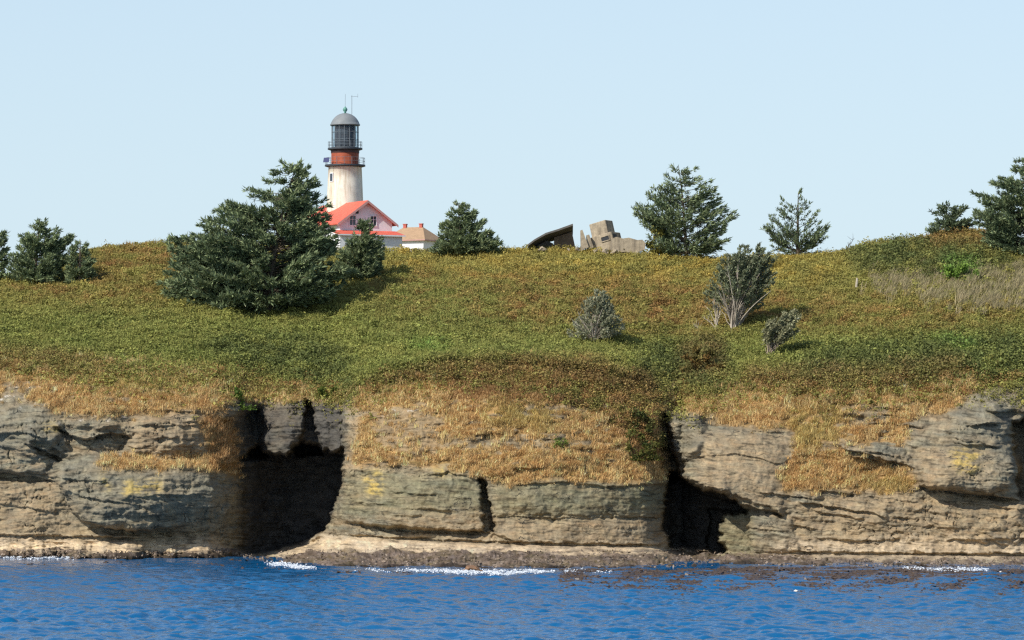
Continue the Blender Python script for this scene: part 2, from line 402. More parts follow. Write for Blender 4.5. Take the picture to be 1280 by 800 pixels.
def mat_plain(name, color, rough=0.7, var=0.25, scale=1.5, bump=0.0, metallic=0.0, stain=None):
    """painted or weathered surface: base colour broken by two noises"""
    m, t, b = new_mat(name)
    tc = N(t, 'ShaderNodeTexCoord')
    n1 = noise_node(t, scale, 5, 0.65, tc.outputs['Object'])
    c = np.array(color)
    rp = ramp(t, n1.outputs['Fac'], [(0.3, tuple(c * (1 - var))), (0.7, tuple(np.minimum(c * (1 + var), 0.95)))])
    out = rp.outputs[0]
    if stain is not None:
        mp = N(t, 'ShaderNodeMapping'); mp.inputs['Scale'].default_value = (1.4, 1.4, 0.12)
        t.links.new(tc.outputs['Object'], mp.inputs[0])
        n2 = noise_node(t, 1.3, 4, 0.6, mp.outputs[0])
        f = ramp(t, n2.outputs['Fac'], [(0.48, (0, 0, 0)), (0.72, (0.75, 0.75, 0.75))])
        out = mixc(t, out, stain, f.outputs[0])
    t.links.new(out, b.inputs['Base Color'])
    b.inputs['Roughness'].default_value = rough; b.inputs['Metallic'].default_value = metallic
    if bump:
        n3 = noise_node(t, scale * 6, 5, 0.6, tc.outputs['Object'])
        bp = N(t, 'ShaderNodeBump'); bp.inputs['Strength'].default_value = bump; bp.inputs['Distance'].default_value = 0.1
        t.links.new(n3.outputs['Fac'], bp.inputs['Height']); t.links.new(bp.outputs[0], b.inputs['Normal'])
    return m

def mat_tint(name, rough=0.8, trans=0.0, nscale=0.0, namp=0.3, bump=0.0, spec=0.2):
    """colour carried by the mesh's own attribute, broken further by noise"""
    m, t, b = new_mat(name)
    at = N(t, 'ShaderNodeAttribute', attribute_name='tint')
    out = at.outputs['Color']
    tc = N(t, 'ShaderNodeTexCoord')
    if nscale:
        n1 = noise_node(t, nscale, 6, 0.7, tc.outputs['Object'])
        f = ramp(t, n1.outputs['Fac'], [(0.25, (1 - namp,) * 3), (0.75, (1 + namp,) * 3)])
        out = mixc(t, out, f.outputs[0], 1.0, 'MULTIPLY')
    t.links.new(out, b.inputs['Base Color'])
    b.inputs['Roughness'].default_value = rough
    b.inputs['Specular IOR Level'].default_value = spec
    if bump:
        mp = N(t, 'ShaderNodeMapping'); mp.inputs['Scale'].default_value = (0.5, 0.5, 1.6)
        t.links.new(tc.outputs['Object'], mp.inputs[0])
        n3 = noise_node(t, 2.2, 8, 0.68, mp.outputs[0])
        bp = N(t, 'ShaderNodeBump'); bp.inputs['Strength'].default_value = bump; bp.inputs['Distance'].default_value = 0.35
        t.links.new(n3.outputs['Fac'], bp.inputs['Height']); t.links.new(bp.outputs[0], b.inputs['Normal'])
    if trans:
        tr = N(t, 'ShaderNodeBsdfTranslucent'); t.links.new(out, tr.inputs['Color'])
        mx = N(t, 'ShaderNodeMixShader'); mx.inputs[0].default_value = trans
        t.links.new(b.outputs[0], mx.inputs[1]); t.links.new(tr.outputs[0], mx.inputs[2])
        t.links.new(mx.outputs[0], t.nodes['Material Output'].inputs[0])
    return m

def make_rock():
    m, t, b = new_mat('rock')
    at = N(t, 'ShaderNodeAttribute', attribute_name='tint'); tc = N(t, 'ShaderNodeTexCoord')
    def mapped(sx, sy, sz):
        mp = N(t, 'ShaderNodeMapping'); mp.inputs['Scale'].default_value = (sx, sy, sz); t.links.new(tc.outputs['Object'], mp.inputs[0]); return mp.outputs[0]
    grain = noise_node(t, 3.2, 8, 0.72, mapped(1, 0.5, 1.3))
    bed = noise_node(t, 1.0, 6, 0.68, mapped(0.22, 0.10, 2.6))
    blot = noise_node(t, 0.5, 5, 0.6, mapped(1, 0.5, 1))
    c = mixc(t, at.outputs['Color'], ramp(t, grain.outputs['Fac'], [(0.28, (0.70,) * 3), (0.72, (1.28,) * 3)]).outputs[0], 1.0, 'MULTIPLY')
    c = mixc(t, c, ramp(t, bed.outputs['Fac'], [(0.30, (0.70,) * 3), (0.44, (0.98,) * 3), (0.70, (1.18,) * 3)]).outputs[0], 0.8, 'MULTIPLY')
    c = mixc(t, c, ramp(t, blot.outputs['Fac'], [(0.3, (0.86, 0.88, 0.92)), (0.7, (1.14, 1.1, 1.02))]).outputs[0], 1.0, 'MULTIPLY')
    # joints: broken cell edges, only here and there
    wob = noise_node(t, 0.9, 3, 0.5, tc.outputs['Object'])
    wv = N(t, 'ShaderNodeVectorMath', operation='MULTIPLY_ADD'); wv.inputs[1].default_value = (0.9, 0.9, 0.5)
    t.links.new(wob.outputs['Color'], wv.inputs[0]); t.links.new(mapped(0.22, 0.15, 0.75), wv.inputs[2])
    vo = N(t, 'ShaderNodeTexVoronoi', feature='DISTANCE_TO_EDGE'); vo.inputs['Scale'].default_value = 1.0; t.links.new(wv.outputs[0], vo.inputs['Vector'])
    jn = ramp(t, vo.outputs['Distance'], [(0.0, (1, 1, 1)), (0.035, (0, 0, 0))])
    jm = noise_node(t, 0.35, 3, 0.5, tc.outputs['Object']); jr = ramp(t, jm.outputs['Fac'], [(0.55, (0, 0, 0)), (0.68, (1, 1, 1))])
    jj = mixc(t, jn.outputs[0], jr.outputs[0], 1.0, 'MULTIPLY')
    c = mixc(t, c, (0.035, 0.033, 0.03), jj)
    t.links.new(c, b.inputs['Base Color']); b.inputs['Roughness'].default_value = 0.9; b.inputs['Specular IOR Level'].default_value = 0.2
    h = N(t, 'ShaderNodeMath', operation='MULTIPLY_ADD'); h.inputs[1].default_value = 0.8; t.links.new(grain.outputs['Fac'], h.inputs[0]); t.links.new(bed.outputs['Fac'], h.inputs[2])
    h2 = N(t, 'ShaderNodeMath', operation='SUBTRACT'); t.links.new(h.outputs[0], h2.inputs[0]); t.links.new(jj, h2.inputs[1])
    bp = N(t, 'ShaderNodeBump'); bp.inputs['Strength'].default_value = 0.6; bp.inputs['Distance'].default_value = 0.24
    t.links.new(h2.outputs[0], bp.inputs['Height']); t.links.new(bp.outputs[0], b.inputs['Normal'])
    return m
M_rock = make_rock()
M_turf = mat_tint('turf', 0.95, 0, 2.5, 0.35, 0.0)
M_leaf = mat_tint('leaf', 0.75, 0.22)
M_grass = mat_tint('dry_grass', 0.8, 0.25)
M_needle = mat_tint('needle', 0.7, 0.22)
M_bark = mat_tint('bark', 0.9, 0, 3.0, 0.3)
M_conc = mat_plain('concrete', lin(164, 150, 126), 0.9, 0.3, 1.6, 0.5, stain=lin(104, 94, 80))
M_conc_dk = mat_plain('concrete_dark', lin(88, 84, 78), 0.9, 0.3, 1.5, 0.4)

# ------------------------------------------------------------------ vegetation colour of the slope
def pick(pal, w):
    """pal: list of colours, w: list of weights arrays -> blended colour"""
    w = np.stack(w, -1); w = np.maximum(w, 0); w = w / (w.sum(-1, keepdims=True) + 1e-6)
    return (w[..., None] * np.array(pal)).sum(-2)

C_gold = lin(172, 146, 70); C_yel = lin(148, 142, 76); C_grn = lin(116, 126, 64); C_rust = lin(146, 106, 66)
C_dgrn = lin(82, 90, 50); C_brt = lin(100, 134, 60); C_olive = lin(126, 118, 62); C_brown = lin(124, 92, 62)

V_gold = zone([[(480, 310), (1060, 310), (1040, 352), (880, 360), (700, 350), (560, 345), (480, 335)], [(930, 315), (1040, 315), (1040, 350), (940, 350)]], 10)
V_rust = zone([[(112, 305), (230, 300), (240, 345), (112, 350)], [(460, 340), (860, 350), (1000, 375), (1280, 385), (1280, 410), (980, 400), (860, 425), (480, 405)], [(960, 370), (1280, 385), (1280, 420), (980, 420)], [(0, 355), (200, 360), (210, 385), (0, 380)]], 12)
V_grn = zone([[(-160, 385), (230, 395), (420, 385), (860, 425), (1000, 415), (1440, 405), (1440, 476), (900, 470), (700, 446), (430, 480), (-160, 450)], [(480, 345), (640, 365), (560, 400), (480, 380)]], 14)
V_dk = zone([[(1062, 318), (1120, 298), (1250, 292), (1262, 330), (1210, 350), (1080, 346)], [(240, 430), (360, 425), (430, 440), (450, 470), (430, 492), (380, 480), (300, 465)], [(790, 440), (900, 430), (920, 470), (890, 492), (800, 480)], [(1000, 440), (1280, 420), (1440, 430), (1440, 470), (1000, 472)]], 9)
V_edge = zone([[(-160, 432), (60, 440), (150, 456), (110, 470), (-160, 452)], [(460, 478), (560, 452), (740, 448), (815, 478), (815, 520), (700, 480), (560, 476)], [(850, 430), (905, 425), (905, 475), (850, 480)], [(930, 462), (1060, 465), (1210, 450), (1210, 468), (1060, 486), (930, 480)]], 6)
V_brt = zone([[(1180, 332), (1220, 330), (1226, 348), (1184, 350)], [(510, 430), (562, 426), (566, 440), (512, 442)], [(1160, 425), (1240, 430), (1200, 445)]], 5)
V_moundtop = zone([[(1140, 296), (1180, 286), (1250, 288), (1250, 312), (1170, 318)]], 6)

def veg_color(px, py, rnd):
    n1 = fbm(px / 30, py / 8, 101, 5); n2 = fbm(px / 14, py / 5, 107, 3); n3 = fbm(px / 70, py / 18, 111, 3)
    g = samp(V_gold, px, py); r = samp(V_rust, px, py); gr = samp(V_grn, px, py); dk = samp(V_dk, px, py); e = samp(V_edge, px, py); br = samp(V_brt, px, py); dk = np.clip(dk * (0.75 + 1.5 * fbm(px / 24, py / 8, 115, 4)), 0, 1); mt = samp(V_moundtop, px, py)
    clampd = lambda a: np.clip(a, 0, 1.5)
    w = [clampd(g * (0.36 + 1.3 * n1)) * 0.75,
         clampd(0.42 + 0.7 * n3) * (1 - dk) * (1 - 0.5 * r),
         clampd(0.18 + gr * 0.75 + 0.7 * n2 - 0.4 * g) * (1 - 0.6 * dk),
         clampd(r * 0.36 + 1.2 * n1 * r + 0.55 * mt + 0.35 * e * (0.5 + n2)) * (1 - 0.7 * dk * (1 - mt)),
         clampd(dk * 1.3 + 0.45 * e * clampd(0.6 - n2) + 0.5 * clampd(-n2) * gr) * (1 - 0.6 * mt),
         clampd(br * (1.2 + 2 * n2)),
         clampd(0.36 - 0.5 * n1) * (1 - 0.6 * dk),
         clampd(e * (0.9 + 1.2 * n1) + 0.25 * clampd(n2) * (1 - g))]
    # sharpen so neighbouring plants differ
    w = [x ** 1.5 * np.exp(0.9 * rnd[:, i % rnd.shape[1]]) for i, x in enumerate(w)]
    return pick([C_gold, C_yel, C_grn, C_rust, C_dgrn, C_brt, C_olive, C_brown], w)

# ------------------------------------------------------------------ terrain meshes
CX = np.arange(-150, 1431, 1.0)
ct = ct_l(CX); cr = cr_l(CX)
# cliff
NR = 285
t = np.linspace(0, 1, NR)[:, None]
py = 728 + (ct[None, :] - 728) * t
px = np.repeat(CX[None, :], NR, 0)
Y = samp(YD, px, py)
V = unproject(px, py, Y)
wlc = wl_j(CX)[None, :]; bbc = line(BB, CX)[None, :]
benchm = sstep(0.0, 0.35, (py - bbc) / (wlc - bbc)) * sstep(735, 715, py)
bdk = line([(-160, 688), (160, 690), (185, 690), (280, 688), (330, 698), (360, 692), (430, 688), (640, 690), (880, 690), (905, 695), (960, 690), (1000, 696), (1100, 700), (1280, 699), (1440, 699)], CX)[None, :]
lowband = sstep(-3.0, 4.0, py - bdk + 13 * fbm(px / 34, py / 5, 141, 5))
zn = 0.8 * fbm(px / 45, py / 7, 133, 3) + 0.5 * fbm(px / 20, py / 2.5, 131, 4) + 0.2 * np.maximum(ridged(px / 6, py / 2.2, 135, 3), -0.3)
V[..., 2] += benchm * (0.2 + 0.8 * lowband) * zn * 0.9
V[..., 0] += 0.30 * fbm(V[..., 1] / 2.1, V[..., 2] / 0.8, 145, 4) * sstep(0.0, 8, ct[None, :] * 0 + py - ct[None, :])
V[..., 2] += 0.16 * fbm(V[..., 1] / 1.6, V[..., 0] / 1.9, 147, 3) * sstep(0.0, 8, py - ct[None, :])
# colours
Sg = samp(S, px, py); bd = samp(beds, px, py); hd = samp(hard, px, py)
k_gray = lin(118, 114, 98); k_tan = lin(146, 126, 97); k_dark = lin(82, 76, 64); k_green = lin(112, 108, 80); k_pale = lin(184, 164, 136); k_orange = lin(152, 112, 72)
Z_tan = zone([[(-160, 600), (72, 602), (105, 660), (280, 664), (285, 690), (-160, 676)], [(985, 640), (1100, 615), (1440, 630), (1440, 692), (990, 690)], [(860, 555), (985, 535), (980, 640), (880, 612)], [(165, 515), (275, 515), (268, 566), (165, 570)], [(500, 640), (612, 645), (612, 662), (500, 660)], [(620, 648), (835, 650), (845, 690), (560, 685)], [(1145, 565), (1230, 560), (1250, 600), (1150, 606)], [(440, 500), (560, 500), (560, 580), (430, 590)]], 8)
Z_green = zone([[(886, 640), (940, 640), (940, 695), (886, 695)], [(430, 590), (600, 598), (610, 640), (430, 640)], [(618, 600), (835, 606), (830, 645), (618, 645)]], 6)
Z_cool = zone([[(70, 578), (300, 580), (300, 665), (80, 660)], [(-160, 508), (70, 508), (70, 560), (-160, 560)], [(390, 500), (432, 500), (430, 566), (390, 566)], [(835, 515), (885, 515), (880, 575), (840, 575)], [(1180, 500), (1270, 500), (1270, 600), (1200, 600)]], 6)
Z_pale = zone([[(-160, 672), (120, 674), (172, 684), (270, 674), (285, 690), (-160, 690)], [(400, 672), (640, 682), (840, 676), (900, 690), (900, 694), (640, 694), (340, 700)], [(990, 676), (1280, 672), (1440, 676), (1440, 697), (1100, 697), (950, 694)]], 4)
Z_yel = zone([[(125, 592), (136, 592), (136, 612), (125, 612)], [(150, 604), (200, 600), (200, 618), (150, 618)], [(456, 592), (476, 592), (476, 616), (456, 616)], [(68, 525), (72, 540), (58, 540), (56, 528)], [(1190, 560), (1225, 565), (1222, 590), (1195, 590)], [(680, 587), (700, 587), (700, 598), (680, 598)], [(545, 585), (570, 585), (570, 592), (545, 592)]], 4)
n_a = fbm(px / 60, Sg / 9, 151, 4); n_b = fbm(px / 25, Sg / 3.0, 155, 3); n_c = fbm(px / 13, py / 11, 159, 4); n_v = fbm(px / 5, py / 40, 163, 3)
c1 = lambda a: np.clip(a, 0, 2)
zt, zg, zc, zp, zy = (samp(z, px, py) for z in (Z_tan, Z_green, Z_cool, Z_pale, Z_yel))
zd = samp(Z_dry_t, px, py)
colr = pick([k_gray, k_tan, k_dark, k_green, k_pale, k_orange],
            [c1(0.42 + 0.9 * zc + 0.5 * n_c), c1(0.25 + 0.8 * zt + 0.9 * n_a), c1(0.16 + 0.8 * -n_b + 0.25 * zc), c1(0.85 * zg + 0.35 * n_c), c1(1.6 * zp * (1 + n_c) + 0.12 * (n_b > 0.35)), c1(0.5 * zt * (0.1 + 1.4 * n_b) + 0.25 * (n_a - 0.2))])
n_f = fbm(px / 4.5, Sg / 1.7, 167, 3)
colr *= (1 + 0.38 * n_c + 0.2 * n_v + 0.17 * n_f)[..., None]
colr *= (1 - 0.5 * sstep(0.22, 0.42, -n_b))[..., None]
colr *= (1 - 0.45 * sstep(0.12, 0.0, samp(ce, px, py)) * hd)[..., None]
yl = np.clip(zy * (0.42 + 1.6 * n_c + 1.2 * n_b + 0.8 * n_f), 0, 0.7)[..., None]
colr = colr * (1 - yl) + lin(176, 150, 78) * yl
gu = (sstep(0.25, 0.5, fbm(px / 10, py / 6, 171, 3)) * samp(zone([[(-40, 474), (110, 478), (110, 505), (-40, 508)], [(480, 506), (520, 504), (525, 520), (480, 522)], [(70, 505), (160, 510), (160, 522), (70, 525)]], 5), px, py))[..., None]
colr = colr * (1 - gu) + lin(205, 200, 190) * gu
soil = pick([lin(160, 126, 78), lin(120, 94, 58), lin(96, 88, 48)], [c1(0.6 + n_c), c1(0.4 - n_c), c1(0.1 + n_a)])
dm = np.clip(zd * 1.15, 0, 0.92)[..., None]
colr = colr * (1 - dm) + soil * dm
# cave shade painted into the rock colour, also over side face and panels
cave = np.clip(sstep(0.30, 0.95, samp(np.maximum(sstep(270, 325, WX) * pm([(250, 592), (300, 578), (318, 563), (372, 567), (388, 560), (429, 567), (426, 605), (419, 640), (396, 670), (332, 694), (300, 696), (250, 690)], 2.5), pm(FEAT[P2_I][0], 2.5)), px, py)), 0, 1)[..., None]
panel_shade = samp(np.maximum(0.72 * pm([(300, 508), (376, 506), (376, 568), (326, 568), (300, 560)], 3), np.maximum(0.8 * pm([(374, 498), (430, 494), (430, 568), (370, 568)], 2.5), 0.55 * pm([(272, 520), (330, 505), (330, 580), (285, 590)], 5))), px, py)[..., None]
colr = colr * (1 - panel_shade * (1 - dm)) + lin(66, 63, 60) * (1 + 0.5 * n_c[..., None]) * panel_shade * (1 - dm)
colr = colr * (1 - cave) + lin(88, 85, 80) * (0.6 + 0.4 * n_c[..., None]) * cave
# the band the tide covers: weed and barnacles
wet = (lowband * sstep(-0.05, 0.1, (py - bbc) / (wlc - bbc)))[..., None]
barn = pick([lin(84, 70, 56), lin(132, 116, 104), lin(52, 44, 38), lin(104, 92, 58), lin(164, 150, 136)], [c1(0.5 + n_c), c1(0.35 + 1.2 * fbm(px / 9, py / 2, 181, 3)), c1(0.3 - 1.1 * fbm(px / 12, py / 2.5, 185, 3)), c1(0.15 + fbm(px / 30, py / 4, 187, 2)), c1(fbm(px / 6, py / 2, 189, 2) - 0.1)])
colr = colr * (1 - wet) + barn * wet
sea_wet = sstep(-5.0, -1.0, py - wlc + 3 * fbm(px / 20, py * 0, 191, 3))[..., None]
colr = colr * (1 - 0.72 * sea_wet)
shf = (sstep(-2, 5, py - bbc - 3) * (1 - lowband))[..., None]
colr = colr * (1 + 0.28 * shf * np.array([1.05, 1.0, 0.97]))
colr = np.clip(colr * np.array([1.17, 1.19, 1.20]), 0.01, 0.6)
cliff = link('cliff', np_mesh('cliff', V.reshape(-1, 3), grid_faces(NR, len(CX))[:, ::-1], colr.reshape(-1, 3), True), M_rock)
cliff['kind'] = 'structure'; cliff['label'] = 'layered grey and tan sea cliff with two dark caves and a rock shelf'

# hill: from the cliff edge over the crest to the far side
NH, NB = 170, 60
CXh = CX[::2]
cth, crh = ct_l(CXh), cr_l(CXh)
t = np.linspace(0, 1, NH)[:, None]
pyh = cth[None, :] + (crh - cth)[None, :] * t
pxh = np.repeat(CXh[None, :], NH, 0)
Vh = unproject(pxh, pyh, samp(YD, pxh, pyh))
def back_z(zc, d, x):
    return zc - 0.0012 * d * d * (d < 30) - (d >= 30) * (1.08 + 0.05 * (d - 30)) + 0.0 * x
dback = 140 * np.linspace(0, 1, NB + 1)[1:, None] ** 1.6
Vb = np.repeat(Vh[-1:], NB, 0).copy()
Vb[..., 1] += dback; Vb[..., 0] *= 1 + dback / 600
Vb[..., 2] = back_z(Vh[-1:, :, 2], dback, Vb[..., 0])
def crest_point(px_, d):
    """ground d metres behind the crest"""
    c = unproject(px_, cr_l(np.array([px_]))[0], float(samp(YD, px_, cr_l(np.array([px_]))[0])))
    return Vector((c[0], c[1] + d, float(back_z(c[2], np.array(d), 0))))
pyc = np.concatenate([pyh, np.repeat(pyh[-1:] + 3, NB, 0)], 0); pxc = np.repeat(CXh[None, :], NH + NB, 0)
hc = veg_color(pxc.ravel(), pyc.ravel(), R.normal(0, 0.4, (pxc.size, 8))) * 0.8
hillo = link('hill', np_mesh('hill', np.concatenate([Vh, Vb], 0).reshape(-1, 3), grid_faces(NH + NB, len(CXh))[:, ::-1], hc, True), M_turf)
hillo['kind'] = 'structure'; hillo['label'] = 'rounded island hill above the cliff'

# ------------------------------------------------------------------ ground cover: leaves in their hundreds of thousands
def rot_frames(nrm):
    """two unit vectors across given normals"""
    a = np.where(np.abs(nrm[:, 2:3]) < 0.9, np.array([[0, 0, 1.0]]), np.array([[1.0, 0, 0]]))
    u = np.cross(nrm, a); u /= np.linalg.norm(u, axis=1, keepdims=True) + 1e-9
    return u, np.cross(nrm, u)

def leaf_tris(c, nrm, size, col):
    n = len(c); u, v = rot_frames(nrm)
    ang = R.uniform(0, 6.283, n)[:, None]
    a = u * np.cos(ang) + v * np.sin(ang); b = -u * np.sin(ang) + v * np.cos(ang)
    s = size[:, None]
    p = np.stack([c - a * s * 0.55, c + a * s * 0.15 + b * s * 0.42, c + a * s * 0.75 - b * s * 0.1, c - a * s * 0.05 - b * s * 0.42], 1)
    return p.reshape(-1, 3), np.arange(n * 4).reshape(-1, 4), np.repeat(col, 4, 0)

n_cl = 112000
cpx = R.uniform(-120, 1400, n_cl); ctt = np.where(R.random(n_cl) < 0.06, -np.abs(R.normal(0, 0.10, n_cl)), R.uniform(-0.01, 1.0, n_cl))
c_ct, c_cr = ct_l(cpx), cr_l(cpx)
cpy = c_ct + (c_cr - c_ct) * ctt
base = unproject(cpx, cpy, samp(YD, cpx, cpy))
behind = R.random(n_cl) < 0.05
bd_ = np.where(behind, R.uniform(0, 18, n_cl), 0)
cpy = np.where(behind, c_cr, cpy)
cb = unproject(cpx, c_cr, samp(YD, cpx, c_cr))
base[behind] = cb[behind]; base[behind, 1] += bd_[behind]; base[behind, 2] = back_z(cb[behind, 2], bd_[behind], 0)
ccol = 1.08 * veg_color(cpx, cpy, R.normal(0, 0.45, (n_cl, 8))) * (1 - 0.45 * sstep(0.25, 0.5, fbm(cpx / 7, cpy / 3, 261, 3)))[:, None]
ccol *= np.exp(R.normal(0, 0.12, n_cl) + 0.35 * fbm(cpx / 12, cpy / 5, 265, 3) + 0.3 * fbm(cpx / 50, cpy / 12, 269, 3))[:, None]
tall = 0.35 + 0.30 * fbm(cpx / 25, cpy / 7, 201, 3) + 0.75 * samp(V_dk, cpx, cpy) + 0.3 * samp(V_edge, cpx, cpy) + 0.55 * np.clip(fbm(cpx / 40, cpy / 9, 205, 3), 0, 1)
tall = tall + 1.3 * np.clip(fbm(cpx / 11, cpy / 4.5, 207, 3) - 0.05, 0, 1)
tall = np.where(ctt < -0.01, 0.35 + 0.3 * np.abs(R.normal(0, 1, n_cl)), tall)
tall = np.minimum(np.clip(tall, 0.15, 1.5) * np.exp(R.normal(0, 0.2, n_cl)), 1.7)
K = 15
idx = np.repeat(np.arange(n_cl), K); m = len(idx)
hfrac = R.random(m) ** 0.7
rr = np.abs(R.normal(0, 0.42, m)) * (0.8 + 0.5 * tall[idx]); aa = R.uniform(0, 6.283, m)
lc = base[idx].copy()
lc[:, 0] += rr * np.cos(aa); lc[:, 1] += rr * np.sin(aa); lc[:, 2] += hfrac * tall[idx] * (1.1 - 0.25 * rr)
ln = R.normal(0, 0.62, (m, 3)); ln[:, 2] += 0.75; ln[:, 1] -= 0.25
ln /= np.linalg.norm(ln, axis=1, keepdims=True)
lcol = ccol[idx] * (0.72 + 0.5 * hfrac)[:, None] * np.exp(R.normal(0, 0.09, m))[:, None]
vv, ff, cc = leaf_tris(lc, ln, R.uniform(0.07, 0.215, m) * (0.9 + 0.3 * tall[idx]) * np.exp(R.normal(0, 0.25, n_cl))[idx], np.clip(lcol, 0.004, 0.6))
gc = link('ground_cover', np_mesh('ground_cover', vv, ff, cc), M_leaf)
tag(gc, 'low salal, bracken and grass in green, gold and rust covering the hill', 'ground cover', kind='stuff')

# ------------------------------------------------------------------ grass blades
def blades(base, height, lean, col, width, nb=2):
    """curved ribbons: base (n,3), lean (n,3) tip offset"""
    n = len(base)
    side = np.stack([np.cos(R.uniform(-0.9, 0.9, n)), np.sin(R.uniform(-0.9, 0.9, n)), np.zeros(n)], -1) * width[:, None]
    up = np.zeros((n, 3)); up[:, 2] = height
    p0 = base; p1 = base + up * 0.6 + lean * 0.3; p2 = base + up * 0.95 + lean
    v = np.stack([p0 - side, p0 + side, p1 - side * 0.7, p1 + side * 0.7, p2 - side * 0.15, p2 + side * 0.15], 1).reshape(-1, 3)
    i = np.arange(n)[:, None] * 6
    f = np.concatenate([i + np.array([0, 1, 3, 2]), i + np.array([2, 3, 5, 4])], 0)
    return v, f, np.repeat(col, 6, 0)

def scatter_mask(mask, n):
    """random photo positions inside the frame drawn with the mask's density"""
    out_x, out_y = [], []
    got = 0
    while got < n:
        x = R.uniform(-120, 1400, 200000); y = R.uniform(300, 640, 200000)
        k = R.random(200000) < samp(mask, x, y)
        out_x.append(x[k]); out_y.append(y[k]); got += k.sum()
    return np.concatenate(out_x)[:n], np.concatenate(out_y)[:n]

# taller grass standing through the low cover
n_m = 11000
mx = R.uniform(-120, 1400, n_m); mt_ = R.uniform(0.0, 1.0, n_m)
my = ct_l(mx) + (cr_l(mx) - ct_l(mx)) * mt_
kk = fbm(mx / 34, my / 9, 271, 4) > -0.02
mx, my = mx[kk], my[kk]; n_m = len(mx)
mb = unproject(mx, my, samp(YD, mx, my))
mcol = veg_color(mx, my, R.normal(0, 0.3, (n_m, 8))) * 1.15 + lin(120, 104, 62) * 0.25
idx = np.repeat(np.arange(n_m), 9); m = len(idx)
b0 = mb[idx] + R.normal(0, 0.3, (m, 3)) * np.array([1, 1, 0.2])
lean = R.normal(0, 0.22, (m, 3)); lean[:, 0] += 0.18; lean[:, 2] = -0.05
vv, ff, cc = blades(b0, R.uniform(0.45, 1.15, m), lean, np.clip(mcol[idx] * np.exp(R.normal(0, 0.12, m))[:, None], 0.01, 0.6), R.uniform(0.025, 0.05, m))
mg_ = link('meadow_grass', np_mesh('meadow_grass', vv, ff, cc), M_grass)
tag(mg_, 'thin taller grass standing through the low cover of the hill', 'grass', kind='stuff')
tuftn = np.clip(0.30 + 3.2 * fbm(GX / 13, GY / 5, 211, 4), 0, 1)
mk = np.clip(Z_dry_t, 0, 1) ** 1.3 * (0.05 + 0.95 * tuftn)
n_t = 19000
tx, ty = scatter_mask(mk, n_t)
tb_ = unproject(tx, ty, samp(YD, tx, ty))
Z_gg = zone([[(290, 480), (330, 480), (330, 512), (295, 512)], [(130, 470), (240, 472), (230, 488), (130, 486)], [(985, 515), (1060, 512), (1040, 560), (985, 560)], [(390, 480), (436, 484), (436, 505), (390, 500)], [(1090, 600), (1150, 605), (1140, 618), (1080, 616)], [(610, 500), (700, 510), (690, 540), (610, 530)]], 6)
Z_br = zone([[(560, 462), (700, 455), (815, 490), (830, 580), (790, 570), (760, 510), (560, 500)], [(250, 515), (305, 515), (305, 590), (255, 580)]], 6)
tn = fbm(tx / 20, ty / 9, 221, 3)
c_dry = lin(208, 176, 120); c_or = lin(180, 138, 90); c_gg = lin(156, 148, 82); c_bw = lin(138, 102, 72); c_pl = lin(226, 202, 154)
tcol = pick([c_dry, c_or, c_gg, c_bw, c_pl], [0.8 + 0 * tx, np.clip(0.32 + 1.1 * tn, 0, 2), 1.6 * samp(Z_gg, tx, ty) + 0.1 + 0.25 * np.clip(-tn, 0, 1), 1.4 * samp(Z_br, tx, ty) + 0.12, np.clip(0.25 - 0.8 * tn, 0, 2) * (1 - samp(Z_br, tx, ty))])
tcol *= np.exp(R.normal(0, 0.2, n_t))[:, None]
K = 15
idx = np.repeat(np.arange(n_t), K); m = len(idx)
b0 = tb_[idx] + R.normal(0, 0.16, (m, 3)) * np.array([1.2, 1.0, 0.5])
thg = np.clip(0.56 + 0.5 * fbm(tx / 30, ty / 20, 225, 2) + R.normal(0, 0.12, n_t), 0.22, 1.5)
thg = np.where(R.random(n_t) < 0.08, thg * 1.5, thg)
ht = thg[idx] * R.uniform(0.5, 1.1, m)
lean = R.normal(0, 0.20, (m, 3)); lean[:, 2] = -np.abs(R.normal(0, 0.12, m)); lean[:, 1] -= 0.18; lean[:, 0] += 0.08
vv, ff, cc = blades(b0, ht, lean, np.clip(tcol[idx] * 1.22 * np.exp(R.normal(0, 0.13, m))[:, None], 0.01, 0.8), R.uniform(0.022, 0.05, m))
dg = link('dry_grass', np_mesh('dry_grass', vv, ff, cc), M_grass)
tag(dg, 'golden dry grass tufts hanging on the ledges and brow of the cliff', 'grass', kind='stuff')

# brown and dark green heath creeping over the brow
Z_heath = zone([[(540, 466), (640, 452), (740, 452), (816, 478), (832, 560), (800, 574), (768, 524), (690, 494), (600, 484)], [(-160, 440), (60, 446), (160, 462), (150, 474), (60, 466), (-160, 460)], [(190, 458), (300, 462), (430, 480), (436, 498), (380, 492), (280, 478)], [(806, 470), (910, 462), (908, 498), (850, 496), (816, 512)], [(925, 474), (1060, 470), (1200, 462), (1240, 462), (1290, 470), (1290, 484), (1200, 474), (1060, 490), (940, 490)], [(440, 480), (520, 460), (560, 466), (470, 492)]], 4) * np.clip(0.3 + 2.0 * fbm(GX / 18, GY / 8, 241, 4), 0.02, 1)
n_h = 9000
hx, hy = scatter_mask(Z_heath, n_h)
hb = unproject(hx, hy, samp(YD, hx, hy))
hn = fbm(hx / 28, hy / 10, 245, 3)
hcol = pick([lin(138, 98, 66), lin(112, 92, 54), lin(84, 92, 48), lin(126, 122, 62)], [np.clip(0.5 + 1.4 * hn, 0, 2) ** 2, 0.35 + 0 * hx, np.clip(0.35 - 1.4 * hn, 0, 2) ** 2, 0.2 + 0.3 * R.random(n_h)]) * np.exp(R.normal(0, 0.2, n_h))[:, None]
idx = np.repeat(np.arange(n_h), 18); m = len(idx)
hh = R.random(m)
